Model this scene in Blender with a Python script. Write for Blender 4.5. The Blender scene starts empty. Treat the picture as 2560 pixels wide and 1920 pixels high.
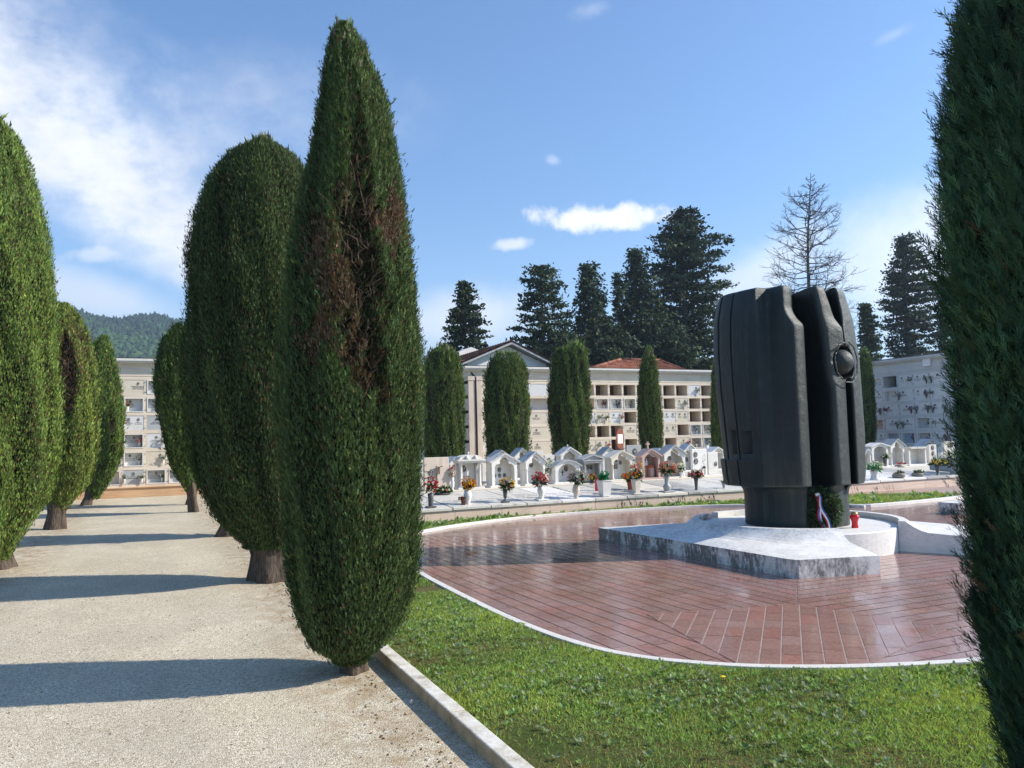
import bpy, bmesh, math, random
import numpy as np
from mathutils import Vector, Matrix
rng = np.random.default_rng(7)
random.seed(11)
SC = bpy.context.scene
COL = SC.collection
PI = math.pi

# ---------------------------------------------------------------- camera model (measured from the photograph)
F, PITCH, ROLL, YAW, H = 1969.77, .0709302667, -.02454855, .428769445, 1.62
def cam_axes(p, r, y):
    cy, sy = math.cos(y), math.sin(y)
    right = np.array([cy, -sy, 0.]); fwd = np.array([sy, cy, 0.]); up = np.array([0, 0, 1.])
    f2 = fwd*math.cos(p) + up*math.sin(p); u2 = up*math.cos(p) - fwd*math.sin(p)
    return np.array([right*math.cos(r) + u2*math.sin(r), u2*math.cos(r) - right*math.sin(r), f2])
CM = cam_axes(PITCH, ROLL, YAW)
CAMP = np.array([0, 0, H])
def ray(x, y): return CM.T @ np.array([(x-1280)/F, -(y-960)/F, 1.])
def ground(x, y, z=0.):
    d = ray(x, y); return CAMP + d*((z-H)/d[2])
def at_y(x, y, Y):
    d = ray(x, y); return CAMP + d*Y/d[1]
def at_x(x, y, X):
    d = ray(x, y); return CAMP + d*X/d[0]
def at_dep(x, y, c):
    r = ray(x, y); f = CM[2]; t = (f @ np.array([c[0], c[1], 0.]))/(f @ r); return CAMP + r*t
def at_row(x, y, x0, y0, sl):          # vertical plane y = y0 + sl*(x-x0)
    r = ray(x, y); t = (y0 - sl*x0)/(r[1]-sl*r[0]); return CAMP + r*t
DS = 1/0.864

# ---------------------------------------------------------------- object helpers
def tag(o, label=None, cat=None, group=None, kind=None):
    if label: o['label'] = label
    if cat: o['category'] = cat
    if group: o['group'] = group
    if kind: o['kind'] = kind
    return o
def empty(name, loc=(0, 0, 0), rz=0., label=None, cat=None, group=None):
    o = bpy.data.objects.new(name, None); COL.objects.link(o)
    o.location = loc; o.rotation_euler = (0, 0, rz); o.empty_display_size = .1
    return tag(o, label, cat, group)
def link(name, me, parent=None, loc=None):
    o = bpy.data.objects.new(name, me); COL.objects.link(o)
    if parent is not None: o.parent = parent
    if loc is not None: o.location = loc
    return o
def copy_tree(o, parent=None):
    c = o.copy(); COL.objects.link(c)
    if parent is not None: c.parent = parent
    for ch in list(o.children): copy_tree(ch, c)
    return c

class MB:
    """collects faces of one mesh"""
    def __init__(s): s.v = []; s.f = []; s.mi = []; s.m = 0
    def add(s, vs, fs):
        o = len(s.v); s.v += [tuple(map(float, p)) for p in vs]
        for f in fs: s.f.append(tuple(i+o for i in f)); s.mi.append(s.m)
    def box(s, x0, x1, y0, y1, z0, z1):
        v = [(x0,y0,z0),(x1,y0,z0),(x1,y1,z0),(x0,y1,z0),(x0,y0,z1),(x1,y0,z1),(x1,y1,z1),(x0,y1,z1)]
        s.add(v, [(3,2,1,0),(4,5,6,7),(0,1,5,4),(1,2,6,5),(2,3,7,6),(3,0,4,7)]); return s
    def prism(s, poly, y0, y1):                    # polygon in xz, counter-clockwise seen from -y, pushed along y
        n = len(poly)
        s.add([(x, y0, z) for x, z in poly] + [(x, y1, z) for x, z in poly],
              [tuple(range(n)), tuple(range(2*n-1, n-1, -1))] + [(i, i+n, (i+1) % n+n, (i+1) % n) for i in range(n)]); return s
    def slabpoly(s, poly, z0, z1):                 # polygon in xy pushed up
        n = len(poly)
        s.add([(x, y, z0) for x, y in poly] + [(x, y, z1) for x, y in poly],
              [tuple(range(n-1, -1, -1)), tuple(range(n, 2*n))] + [(i, (i+1) % n, (i+1) % n+n, i+n) for i in range(n)]); return s
    def lathe(s, prof, cx=0, cy=0, seg=14, ell=1.0):
        rings = []; vs = []
        for r, z in prof:
            for k in range(seg):
                a = 2*PI*k/seg; vs.append((cx+r*math.cos(a), cy+r*ell*math.sin(a), z))
        fs = []
        for i in range(len(prof)-1):
            for k in range(seg):
                a = i*seg+k; b = i*seg+(k+1) % seg; fs.append((a, b, b+seg, a+seg))
        fs.append(tuple(range(seg-1, -1, -1))); fs.append(tuple(range((len(prof)-1)*seg, len(prof)*seg)))
        s.add(vs, fs); return s
    def tube(s, pts, rad, seg=6):
        pts = [np.array(p, float) for p in pts]; vs = []; n = len(pts)
        if np.isscalar(rad): rad = [rad]*n
        for i, p in enumerate(pts):
            t = pts[min(i+1, n-1)]-pts[max(i-1, 0)]; t = t/(np.linalg.norm(t)+1e-9)
            a = np.cross(t, [0, 0, 1.]) if abs(t[2]) < .9 else np.cross(t, [1., 0, 0]); a /= np.linalg.norm(a); b = np.cross(t, a)
            for k in range(seg):
                w = 2*PI*k/seg; vs.append(p+rad[i]*(a*math.cos(w)+b*math.sin(w)))
        fs = []
        for i in range(n-1):
            for k in range(seg):
                q = i*seg+k; r = i*seg+(k+1) % seg; fs.append((q, r, r+seg, q+seg))
        fs.append(tuple(range(seg-1, -1, -1))); fs.append(tuple(range((n-1)*seg, n*seg)))
        s.add(vs, fs); return s
    def disc(s, cx, y, cz, rx, rz, seg=12, thick=.008):   # oval plaque facing -y
        s.prism([(cx+rx*math.cos(2*PI*k/seg), cz+rz*math.sin(2*PI*k/seg)) for k in range(seg)], y-thick, y); return s
    def mesh(s, name, mats, smooth=False):
        me = bpy.data.meshes.new(name); me.from_pydata(s.v, [], s.f)
        for m in (mats if isinstance(mats, (list, tuple)) else [mats]): me.materials.append(m)
        me.polygons.foreach_set('material_index', s.mi)
        me.polygons.foreach_set('use_smooth', [smooth]*len(s.f))
        me.update(); return me
    def build(s, name, mats, parent=None, smooth=False, loc=None, bevel=0.):
        o = link(name, s.mesh(name, mats, smooth), parent, loc)
        if bevel:
            b = o.modifiers.new('bevel', 'BEVEL'); b.width = bevel; b.segments = 2; b.limit_method = 'ANGLE'
        return o

def np_mesh(name, V, T, mats, tint=None, mi=None):
    """big triangle soups: V (n,3), T (m,3)"""
    me = bpy.data.meshes.new(name); V = np.asarray(V, np.float32); T = np.asarray(T, np.int32)
    me.vertices.add(len(V)); me.vertices.foreach_set('co', V.ravel())
    me.loops.add(T.size); me.loops.foreach_set('vertex_index', T.ravel())
    me.polygons.add(len(T)); me.polygons.foreach_set('loop_start', np.arange(0, T.size, 3, dtype=np.int32))
    me.polygons.foreach_set('loop_total', np.full(len(T), 3, np.int32))
    for m in mats: me.materials.append(m)
    if mi is not None: me.polygons.foreach_set('material_index', np.asarray(mi, np.int32))
    if tint is not None:
        a = me.attributes.new('tint', 'FLOAT_COLOR', 'POINT')
        c = np.ones((len(V), 4), np.float32); c[:, :3] = tint; a.data.foreach_set('color', c.ravel())
    me.update(calc_edges=True); return me
def nrm(a): return a/(np.linalg.norm(a, axis=-1, keepdims=True)+1e-9)
def spray_mesh(P, A, B, N, S, tmpl, tint):
    """place the leaf template (k,3 verts / tris) at P along A (length), B (width), N (normal), scaled by S"""
    tv, tt = tmpl; k = len(tv); n = len(P)
    V = P[:, None, :] + S[:, None, None]*(A[:, None, :]*tv[None, :, 1:2] + B[:, None, :]*tv[None, :, 0:1] + N[:, None, :]*tv[None, :, 2:3])
    T = (np.arange(n)[:, None, None]*k + tt[None]).reshape(-1, 3)
    return V.reshape(-1, 3), T, np.repeat(tint, k, axis=0)
def pts_in_poly(P, poly):
    x, y = P[:, 0], P[:, 1]; ins = np.zeros(len(P), bool); n = len(poly)
    for i in range(n):
        x1, y1 = poly[i]; x2, y2 = poly[(i+1) % n]
        c = ((y1 > y) != (y2 > y)) & (x < (x2-x1)*(y-y1)/((y2-y1) if y2 != y1 else 1e-9)+x1); ins ^= c
    return ins

# ---------------------------------------------------------------- materials
class MT:
    def __init__(s, name):
        s.m = bpy.data.materials.new(name); s.m.use_nodes = True; s.t = s.m.node_tree; s.t.nodes.clear()
        s.out = s.t.nodes.new('ShaderNodeOutputMaterial'); s.b = s.t.nodes.new('ShaderNodeBsdfPrincipled')
        s.t.links.new(s.b.outputs[0], s.out.inputs[0]); s._pos = None
    def nd(s, typ, ins=None, **kw):
        n = s.t.nodes.new(typ)
        for k, v in kw.items(): setattr(n, k, v)
        for k, v in (ins or {}).items(): s.put(n.inputs[k], v)
        return n
    def put(s, sock, v):
        if isinstance(v, bpy.types.NodeSocket): s.t.links.new(v, sock)
        else:
            if sock.type == 'RGBA' and len(v) == 3: v = (*v, 1)
            sock.default_value = v
    def pos(s):
        if s._pos is None: s._pos = s.nd('ShaderNodeNewGeometry').outputs['Position']
        return s._pos
    def obj(s): return s.nd('ShaderNodeTexCoord').outputs['Object']
    def scaled(s, v, sc, rot=(0, 0, 0)): return s.nd('ShaderNodeMapping', {'Vector': v, 'Scale': sc, 'Rotation': rot}).outputs[0]
    def noise(s, scale, detail=4, vec=None, rough=.55, dist=0.):
        return s.nd('ShaderNodeTexNoise', {'Vector': vec or s.pos(), 'Scale': scale, 'Detail': detail, 'Roughness': rough, 'Distortion': dist}).outputs[0]
    def vor(s, scale, vec=None, feat='F1', out='Distance'):
        return s.nd('ShaderNodeTexVoronoi', {'Vector': vec or s.pos(), 'Scale': scale}, feature=feat).outputs[out]
    def ramp(s, fac, stops, interp='LINEAR'):
        n = s.nd('ShaderNodeValToRGB', {'Fac': fac}); r = n.color_ramp; r.interpolation = interp
        while len(r.elements) < len(stops): r.elements.new(.5)
        for e, (p, c) in zip(r.elements, stops):
            e.position = p; e.color = (c, c, c, 1) if np.isscalar(c) else (*c, 1)
        return n.outputs[0]
    def mix(s, fac, a, b, mode='MIX'):
        n = s.nd('ShaderNodeMix', data_type='RGBA', blend_type=mode); s.put(n.inputs[0], fac); s.put(n.inputs[6], a); s.put(n.inputs[7], b); return n.outputs[2]
    def math(s, op, a, b=0., clamp=False):
        n = s.nd('ShaderNodeMath', operation=op, use_clamp=clamp); s.put(n.inputs[0], a); s.put(n.inputs[1], b); return n.outputs[0]
    def attr(s, name): return s.nd('ShaderNodeAttribute', attribute_name=name).outputs['Color']
    def bump(s, h, strength=.3, dist=.01):
        n = s.nd('ShaderNodeBump', {'Height': h, 'Strength': strength, 'Distance': dist}); s.put(s.b.inputs['Normal'], n.outputs[0]); return n
    def set(s, color=None, rough=None, spec=None, metal=None, coat=None, coat_r=None):
        for k, v in (('Base Color', color), ('Roughness', rough), ('Specular IOR Level', spec), ('Metallic', metal), ('Coat Weight', coat), ('Coat Roughness', coat_r)):
            if v is not None: s.put(s.b.inputs[k], v)
        return s.m

def plain(name, c, rough=.6, var=.15, scale=30, spec=.4, metal=0.):
    t = MT(name); n = t.noise(scale, 5)
    f = t.ramp(n, [(.25, 1-var), (.75, 1+var)])
    return t.set(t.mix(1., (*c,), f, 'MULTIPLY'), rough, spec, metal)
M = {}
def foliage_mat(name, trans=.25, rough=.7, spec=.12):
    t = MT(name); c = t.attr('tint'); t.set(c, rough, spec)
    tr = t.nd('ShaderNodeBsdfTranslucent', {'Color': t.mix(1., c, (1.3, 1.35, .7), 'MULTIPLY')})
    mx = t.nd('ShaderNodeMixShader', {0: trans, 1: t.b.outputs[0], 2: tr.outputs[0]}); t.t.links.new(mx.outputs[0], t.out.inputs[0]); return t.m
M['cypress'] = foliage_mat('cypress_leaf', .15)
M['conifer'] = foliage_mat('conifer_needles', .1)
M['grass'] = foliage_mat('grass_leaf', .35, .5)
M['leaf'] = foliage_mat('flower_leaf', .25, .45)
M['petal'] = foliage_mat('petal', .3, .6)
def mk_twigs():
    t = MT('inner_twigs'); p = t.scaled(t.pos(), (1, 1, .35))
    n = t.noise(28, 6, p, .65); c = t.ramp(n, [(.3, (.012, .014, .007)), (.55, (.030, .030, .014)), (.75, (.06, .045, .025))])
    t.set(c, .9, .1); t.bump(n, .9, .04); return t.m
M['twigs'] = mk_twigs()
def mk_bark(name, c0, c1):
    t = MT(name); p = t.scaled(t.pos(), (1, 1, .18)); n = t.noise(34, 6, p, .6)
    t.set(t.ramp(n, [(.3, c0), (.7, c1)]), .9, .15); t.bump(n, .9, .03); return t.m
M['bark'] = mk_bark('cypress_bark', (.045, .034, .026), (.15, .115, .088))
M['bark_grey'] = mk_bark('grey_bark', (.06, .05, .05), (.16, .14, .13))
def mk_gravel():
    t = MT('gravel'); p = t.pos()
    v = t.nd('ShaderNodeTexVoronoi', {'Vector': p, 'Scale': 120.}); vc = t.nd('ShaderNodeSeparateColor', {0: v.outputs['Color']}).outputs[0]
    st = t.ramp(vc, [(0., (.22, .18, .12)), (.3, (.47, .395, .28)), (.6, (.64, .55, .40)), (.85, (.74, .66, .51)), (1., (.82, .77, .65))])
    big = t.noise(.55, 5, p, .6); mid = t.noise(3.2, 5, p, .65)
    st = t.mix(t.ramp(mid, [(.35, 0.), (.7, .55)]), st, (.50, .44, .33))
    rust = t.math('MULTIPLY', t.ramp(big, [(.52, 0.), (.66, 1.)]), t.ramp(mid, [(.35, .1), (.65, .75)]))
    # reddish fallen needles collect along the rows of trees
    x = t.nd('ShaderNodeSeparateXYZ', {0: p}).outputs[0]
    e1 = t.ramp(t.math('ABSOLUTE', t.math('SUBTRACT', x, 1.25)), [(.05, .75), (.55, 0.)])
    e2 = t.ramp(t.math('ABSOLUTE', t.math('ADD', x, 1.85)), [(.1, .8), (.7, 0.)])
    nn = t.ramp(t.noise(5., 5, p, .7), [(.4, .0), (.62, 1.)])
    ed = t.math('MULTIPLY', t.math('MAXIMUM', e1, e2), nn)
    st = t.mix(t.math('MULTIPLY', rust, .35), st, (.36, .27, .15)); st = t.mix(ed, st, (.30, .20, .10))
    far = t.noise(1.1, 3, p); st = t.mix(1., st, t.ramp(far, [(.3, .90), (.7, 1.08)]), 'MULTIPLY')
    sm = t.ramp(t.noise(.9, 6, t.scaled(p, (1, .35, 1)), .7), [(.42, 0.), (.62, 1.)]); st = t.mix(t.math('MULTIPLY', sm, .30), st, (.33, .29, .22))
    t.set(st, .95, .15)
    h = t.math('ADD', t.math('MULTIPLY', v.outputs['Distance'], -1.), t.math('MULTIPLY', t.noise(9, 4), .8))
    t.bump(h, .55, .008); return t.m
M['gravel'] = mk_gravel()
def mk_lawn():
    t = MT('lawn_soil'); n = t.noise(2.2, 6, rough=.6); f = t.noise(60, 5, rough=.7)
    c = t.ramp(n, [(.3, (.06, .09, .02)), (.5, (.085, .105, .03)), (.62, (.13, .11, .045)), (.75, (.17, .125, .06))])
    t.set(t.mix(1., c, t.ramp(f, [(.3, .5), (.7, 1.3)]), 'MULTIPLY'), .95, .1); t.bump(f, .8, .02); return t.m
M['lawn'] = mk_lawn()
def mk_marble(name, base, vein, dirt, stain=.5, vs=6., rough=.45, top=1., ds=2.6):
    """white veined marble; black lichen in its own blotches"""
    t = MT(name); p = t.pos()
    w = t.noise(vs*.35, 5, p, .6); wv = t.nd('ShaderNodeMix', data_type='RGBA', blend_type='ADD'); t.put(wv.inputs[0], .35); t.put(wv.inputs[6], p); t.put(wv.inputs[7], t.nd('ShaderNodeTexNoise', {'Vector': p, 'Scale': vs*.6, 'Detail': 4.}).outputs[1])
    v = t.noise(vs, 7, t.scaled(wv.outputs[2], (1, 1, 2.2), (.5, .3, .6)), .7)
    vm = t.ramp(t.math('ABSOLUTE', t.math('SUBTRACT', v, .5)), [(.0, .8), (.010, .3), (.032, 0.)])
    vm = t.math('MULTIPLY', vm, t.ramp(w, [(.35, .1), (.6, 1.)]))
    c = t.mix(vm, base, vein)
    cl = t.noise(vs*1.5, 6, p, .7); c = t.mix(1., c, t.ramp(cl, [(.2, .86), (.8, 1.08)]), 'MULTIPLY')
    d1 = t.noise(ds, 8, t.scaled(p, (1, 1, .55)), .72); d2 = t.noise(24, 6, t.scaled(p, (1, 1, .4)), .7)
    lo = .50 + .25*(1-stain)
    dm = t.math('MULTIPLY', t.ramp(d1, [(lo, 0.), (lo+.14, 1.)]), t.ramp(d2, [(.36, 0.), (.58, 1.)]))
    if top < 1:                                     # lichen sits mostly on the upright faces
        nz = t.nd('ShaderNodeSeparateXYZ', {0: t.nd('ShaderNodeNewGeometry').outputs['Normal']}).outputs[2]
        dm = t.math('MULTIPLY', dm, t.ramp(t.math('ABSOLUTE', nz), [(.35, 1.), (.8, top)]))
        py = t.nd('ShaderNodeSeparateXYZ', {0: p}).outputs[1]; dm = t.math('MULTIPLY', dm, t.nd('ShaderNodeMapRange', {'Value': py, 'From Min': 6.4, 'From Max': 9.6, 'To Min': .8, 'To Max': 2.6}).outputs[0], True)
    c = t.mix(t.math('MULTIPLY', dm, min(1., stain*1.6) if top == 1 else .8), c, dirt)
    t.set(c, rough, .4); t.bump(d2, .12, .01); return t.m
M['marble'] = mk_marble('white_marble', (.78, .75, .705), (.38, .38, .385), (.13, .125, .105), .60, 6., ds=5.)
M['marble_stained'] = mk_marble('stained_white_marble', (.84, .81, .76), (.24, .25, .26), (.030, .029, .024), 1.45, 5., .45, .18)
M['marble_streaked'] = mk_marble('streaked_white_marble', (.76, .74, .69), (.34, .34, .34), (.06, .058, .05), .85, 8., ds=5.)
M['marble_old'] = mk_marble('weathered_marble', (.72, .68, .615), (.44, .42, .38), (.09, .085, .08), .42, 7.)
M['marble_clean'] = mk_marble('clean_marble', (.80, .765, .71), (.62, .60, .56), (.19, .18, .155), .72, 6., ds=6.)
M['roof_stained'] = mk_marble('stained_roof_slab', (.62, .60, .56), (.36, .35, .33), (.08, .076, .066), .95, 9., ds=6.)
M['marble_cream'] = mk_marble('cream_marble', (.70, .64, .54), (.58, .50, .40), (.20, .17, .13), .25, 4.)
M['slab_old'] = mk_marble('mottled_slab', (.62, .585, .52), (.34, .32, .29), (.12, .11, .095), .85, 12.)
M['marble_grey'] = mk_marble('grey_marble', (.40, .40, .39), (.20, .20, .20), (.08, .08, .075), .5, 8.)
M['marble_dark'] = mk_marble('dark_marble', (.11, .11, .105), (.04, .04, .04), (.03, .03, .03), .3, 9.)
M['marble_pink'] = mk_marble('pink_marble', (.52, .36, .30), (.42, .27, .22), (.20, .15, .13), .2, 6.)
M['slab_speckled'] = mk_marble('lichened_slab', (.46, .44, .40), (.28, .27, .25), (.07, .067, .06), .9, 13.)
def mk_trav(name, c0, c1, c2, horiz=True, dirt=.25):
    t = MT(name); p = t.pos(); q = t.scaled(p, (.35, .35, 6.) if horiz else (6., 6., .35))
    n = t.noise(3.4, 6, q, .6); big = t.noise(.7, 4, p)
    c = t.ramp(n, [(.25, c0), (.5, c1), (.75, c2)]); c = t.mix(1., c, t.ramp(big, [(.3, .9), (.7, 1.1)]), 'MULTIPLY')
    d = t.ramp(t.noise(1.6, 8, t.scaled(p, (1, 1, .5)), .75), [(.56, 0.), (.74, 1.)]); c = t.mix(t.math('MULTIPLY', d, dirt), c, (.14, .12, .10))
    t.set(c, .8, .25); t.bump(n, .25, .01); return t.m
M['trav'] = mk_trav('travertine', (.62, .51, .39), (.71, .61, .49), (.77, .69, .58))
M['trav_pink'] = mk_trav('pink_travertine', (.53, .38, .29), (.64, .49, .39), (.70, .57, .47), True, .35)
M['trav_vert'] = mk_trav('travertine_upright', (.55, .44, .36), (.64, .53, .43), (.69, .60, .51), False, .3)
M['trav_grey'] = mk_trav('grey_travertine', (.50, .50, .50), (.58, .58, .57), (.63, .63, .62), True, .3)
M['orange_base'] = mk_trav('ochre_base', (.46, .26, .14), (.56, .35, .20), (.62, .43, .28), True, .2)
def mk_kerb():
    t = MT('kerb_stone'); p = t.pos(); n = t.noise(9, 7, p, .65); f = t.noise(70, 4, p)
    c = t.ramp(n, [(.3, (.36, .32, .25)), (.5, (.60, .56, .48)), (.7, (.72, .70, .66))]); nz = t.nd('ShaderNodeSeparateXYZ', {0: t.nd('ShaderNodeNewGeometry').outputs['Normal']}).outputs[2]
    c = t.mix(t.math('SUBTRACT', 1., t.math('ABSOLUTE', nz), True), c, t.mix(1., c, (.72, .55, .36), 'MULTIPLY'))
    t.set(t.mix(1., c, t.ramp(f, [(.3, .85), (.7, 1.1)]), 'MULTIPLY'), .85, .2); t.bump(n, .5, .01); return t.m
M['kerb'] = mk_kerb()
def mk_tile():
    t = MT('polished_red_granite'); c = t.attr('tint'); p = t.pos()
    n = t.noise(45, 6, p, .7); c = t.mix(1., c, t.ramp(n, [(.25, .62), (.5, 1.), (.78, 1.45)]), 'MULTIPLY')
    fl = t.ramp(t.vor(60, p), [(.0, 1.), (.25, 0.)]); c = t.mix(t.math('MULTIPLY', fl, .35), c, (.42, .30, .27))
    b = t.noise(2.5, 6, p, .65)
    t.set(c, t.ramp(b, [(.35, .07), (.7, .25)]), .55); t.bump(t.noise(3., 3, p), .03, .01); return t.m
M['tile'] = mk_tile()
M['joint'] = plain('mortar_joint', (.36, .275, .24), .9, .3, 40, .1)
def mk_bronze():
    t = MT('dark_bronze'); p = t.pos(); n = t.noise(7, 7, p, .65); st = t.noise(9, 6, t.scaled(p, (1, 1, .07)), .6); f = t.noise(60, 5, p, .7)
    c = t.ramp(n, [(.3, (.007, .0125, .011)), (.55, (.012, .019, .0165)), (.8, (.026, .038, .033))])
    c = t.mix(t.ramp(st, [(.54, 0.), (.70, .6)]), c, (.052, .064, .050))
    pt = t.nd('ShaderNodeNewGeometry').outputs['Pointiness']; c = t.mix(t.math('MULTIPLY', t.ramp(pt, [(.515, 0.), (.56, .7)]), f), c, (.10, .122, .110))
    z = t.nd('ShaderNodeSeparateXYZ', {0: p}).outputs[2]
    low = t.math('MULTIPLY', t.ramp(z, [(.05, 1.), (1., 0.)]), t.ramp(st, [(.5, 0.), (.62, .6)])); c = t.mix(low, c, (.060, .085, .072))
    t.set(c, t.ramp(f, [(.3, .42), (.7, .60)]), .5, .0); h = t.math('ADD', t.math('MULTIPLY', f, .35), n); t.bump(h, .6, .03); return t.m
M['bronze'] = mk_bronze()
M['metal_dark'] = plain('dark_metal', (.05, .045, .04), .45, .2, 60, .5, .6)
def mk_roof(name, c0, c1, c2):
    t = MT(name); p = t.obj()
    n = t.noise(6, 5, p); v = t.nd('ShaderNodeTexVoronoi', {'Vector': p, 'Scale': 4.2}); vc = t.nd('ShaderNodeSeparateColor', {0: v.outputs['Color']}).outputs[1]
    c = t.ramp(vc, [(0., c0), (.5, c1), (1., c2)]); c = t.mix(1., c, t.ramp(n, [(.3, .7), (.7, 1.15)]), 'MULTIPLY'); t.set(c, .9, .15); return t.m
M['roof'] = mk_roof('clay_roof_tiles', (.17, .062, .038), (.26, .098, .062), (.34, .165, .11))
M['roof_black'] = plain('black_roofing', (.03, .03, .033), .85, .2, 12, .2)
M['stucco'] = mk_trav('white_stucco', (.68, .67, .65), (.74, .73, .71), (.78, .77, .75), True, .2)
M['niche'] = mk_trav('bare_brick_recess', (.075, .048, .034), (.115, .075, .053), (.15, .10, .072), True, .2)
M['plaque_w'] = mk_marble('white_plaque', (.70, .69, .67), (.55, .55, .55), (.3, .3, .3), .12, 5.)
M['plaque_c'] = mk_marble('cream_plaque', (.68, .60, .48), (.56, .47, .36), (.3, .25, .2), .12, 5.)
M['plaque_g'] = mk_marble('grey_plaque', (.44, .45, .46), (.30, .31, .32), (.2, .2, .2), .2, 5.)
M['plaque_b'] = mk_marble('bluish_plaque', (.36, .43, .55), (.25, .30, .38), (.2, .2, .2), .1, 5.)
M['plaque_p'] = mk_marble('pink_plaque', (.56, .38, .30), (.46, .30, .23), (.2, .2, .2), .1, 5.)
M['ink'] = plain('dark_lettering', (.03, .028, .025), .6, .1)
M['ink_soft'] = plain('faded_lettering', (.22, .20, .18), .7, .1)
def mk_photo():
    t = MT('portrait_photo'); n = t.noise(38, 3, t.obj(), .5); t.set(t.ramp(n, [(.35, (.02, .02, .02)), (.5, (.16, .14, .125)), (.65, (.5, .46, .42))]), .25, .5); return t.m
M['photo'] = mk_photo()
M['rim'] = plain('portrait_rim', (.10, .085, .065), .4, .2, 50, .5, .5)
M['stone'] = plain('rough_stone', (.26, .23, .19), .95, .35, 25, .2)
M['vase_white'] = mk_marble('white_vase', (.78, .76, .72), (.62, .58, .52), (.3, .28, .25), .1, 9., .35)
M['vase_beige'] = mk_marble('beige_vase', (.62, .54, .44), (.5, .42, .33), (.3, .26, .2), .2, 9., .4)
M['terracotta'] = plain('terracotta', (.42, .10, .055), .8, .2, 30)
M['brown_pot'] = plain('brown_pot', (.13, .06, .04), .7, .2, 30)
M['red_plastic'] = plain('red_plastic', (.62, .02, .03), .25, .05, 10, .5)
M['gold'] = plain('gold_lid', (.42, .30, .12), .35, .2, 40, .5, .7)
M['white_paint'] = plain('white_paint', (.78, .78, .77), .5, .04, 20)
M['red_paint'] = plain('red_paint', (.20, .06, .04), .5, .2, 20)
M['ribbon_w'] = plain('white_satin', (.80, .80, .80), .4, .05); M['ribbon_b'] = plain('blue_satin', (.07, .09, .32), .4, .05); M['ribbon_r'] = plain('red_satin', (.55, .02, .05), .4, .05)
def mk_red_glass():
    t = MT('red_glass'); t.set((.75, .015, .035), .12, .5); t.b.inputs['Transmission Weight'].default_value = .35; return t.m
M['red_glass'] = mk_red_glass()
# ---------------------------------------------------------------- ground, lawn, plaza
t_ = MT('unseen_dark_grassland'); n_ = t_.noise(.9, 6, rough=.65)  # unseen ground beyond the gravel, made dark and grassy to cut bounced sunlight
t_.set(t_.ramp(n_, [(.3, (.035, .06, .018)), (.55, (.06, .085, .026)), (.75, (.10, .10, .045))]), .95, .1); t_.bump(t_.noise(14, 5), .6, .04)
gm = MB(); gm.add([(-1500, -1500, -.012), (1500, -1500, -.012), (1500, 2500, -.012), (-1500, 2500, -.012)], [(0, 1, 2, 3)])
tag(gm.build('ground', t_.m), kind='structure')
gm = MB(); gm.add([(-4.2, -9, 0), (1.6, -9, 0), (1.6, 15, 0), (4, 15.2, 0), (30, 15.2, 0), (30, 30, 0), (-12, 30, 0), (-12, 26, 0), (-4.2, 25, 0)], [tuple(range(9))])
tag(gm.build('gravel_path', M['gravel']), kind='structure')

NEAR = [(4.05, 13.2), (3.55, 12.0), (3.2, 10.8), (3.0, 9.46), (2.95, 7.82), (2.94, 6.61), (2.985, 5.82), (3.09, 5.25), (3.25, 4.9), (3.47, 4.64), (3.70, 4.42), (4.0, 4.22), (4.36, 4.03), (4.81, 3.86), (5.2, 3.74), (6.5, 3.52), (9, 3.4), (12, 4.2)]
FAR = [(4.05, 13.2), (4.35, 13.5), (4.80, 13.85), (5.43, 14.2), (6.66, 14.66), (7.82, 14.83), (8.9, 14.80), (10.04, 14.72), (11.16, 14.50), (11.75, 14.2), (12.6, 13.6), (13.5, 12.65), (13.68, 12.2)]
def smooth_line(p, it=2):
    p = [np.array(q, float) for q in p]
    for _ in range(it):
        o = [p[0]]
        for a, b in zip(p[:-1], p[1:]): o += [a*.75+b*.25, a*.25+b*.75]
        p = o+[p[-1]]
    return p
NEARS, FARS = smooth_line(NEAR), smooth_line(FAR)
def offset(line, d):
    out = []
    for i, p in enumerate(line):
        t = line[min(i+1, len(line)-1)]-line[max(i-1, 0)]; t = t/np.linalg.norm(t); out.append(p+d*np.array([-t[1], t[0]]))
    return out
def ribbon(line, w0, w1, z0, z1):
    """kerb along a line: from offset w0 to w1, z0 to z1"""
    a, b = offset(line, w0), offset(line, w1); m = MB(); n = len(line)
    vs = []
    for p, q in zip(a, b): vs += [(p[0], p[1], z0), (p[0], p[1], z1), (q[0], q[1], z1), (q[0], q[1], z0)]
    fs = []
    for i in range(n-1):
        for k in range(4):
            x, y = i*4+k, i*4+(k+1) % 4; fs.append((x, y, y+4, x+4))
    fs += [(3, 2, 1, 0), ((n-1)*4, (n-1)*4+1, (n-1)*4+2, (n-1)*4+3)]
    m.add(vs, fs); return m
LAWN_Z = .03
LAWN = [(1.645, 1.2), (9, 1.2), (12, 2.5)] + [tuple(p) for p in reversed(NEARS)] + [tuple(p) for p in FARS[1:-6]] + [(12.4, 14.2), (12.6, 15.3), (1.645, 15.0)]
GRAVE_Y = lambda x: 15.02+.048*(min(x, 9)-5)+.012*(max(x, 9)-9)
lm = MB(); lm.add([(x, y, LAWN_Z) for x, y in LAWN], [tuple(range(len(LAWN)))])
ISL = [(13.62, 12.28), (14.58, 12.24), (15.86, 12.36), (17.1, 12.5), (17.9, 12.95), (17.6, 13.9), (16.2, 14.6), (14.5, 15.0), (12.6, 15.25), (12.4, 14.2), (13.0, 13.4)]
lm.add([(x, y, LAWN_Z) for x, y in ISL], [tuple(range(len(ISL)))])
tag(lm.build('lawn', M['lawn']), kind='structure')

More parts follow.
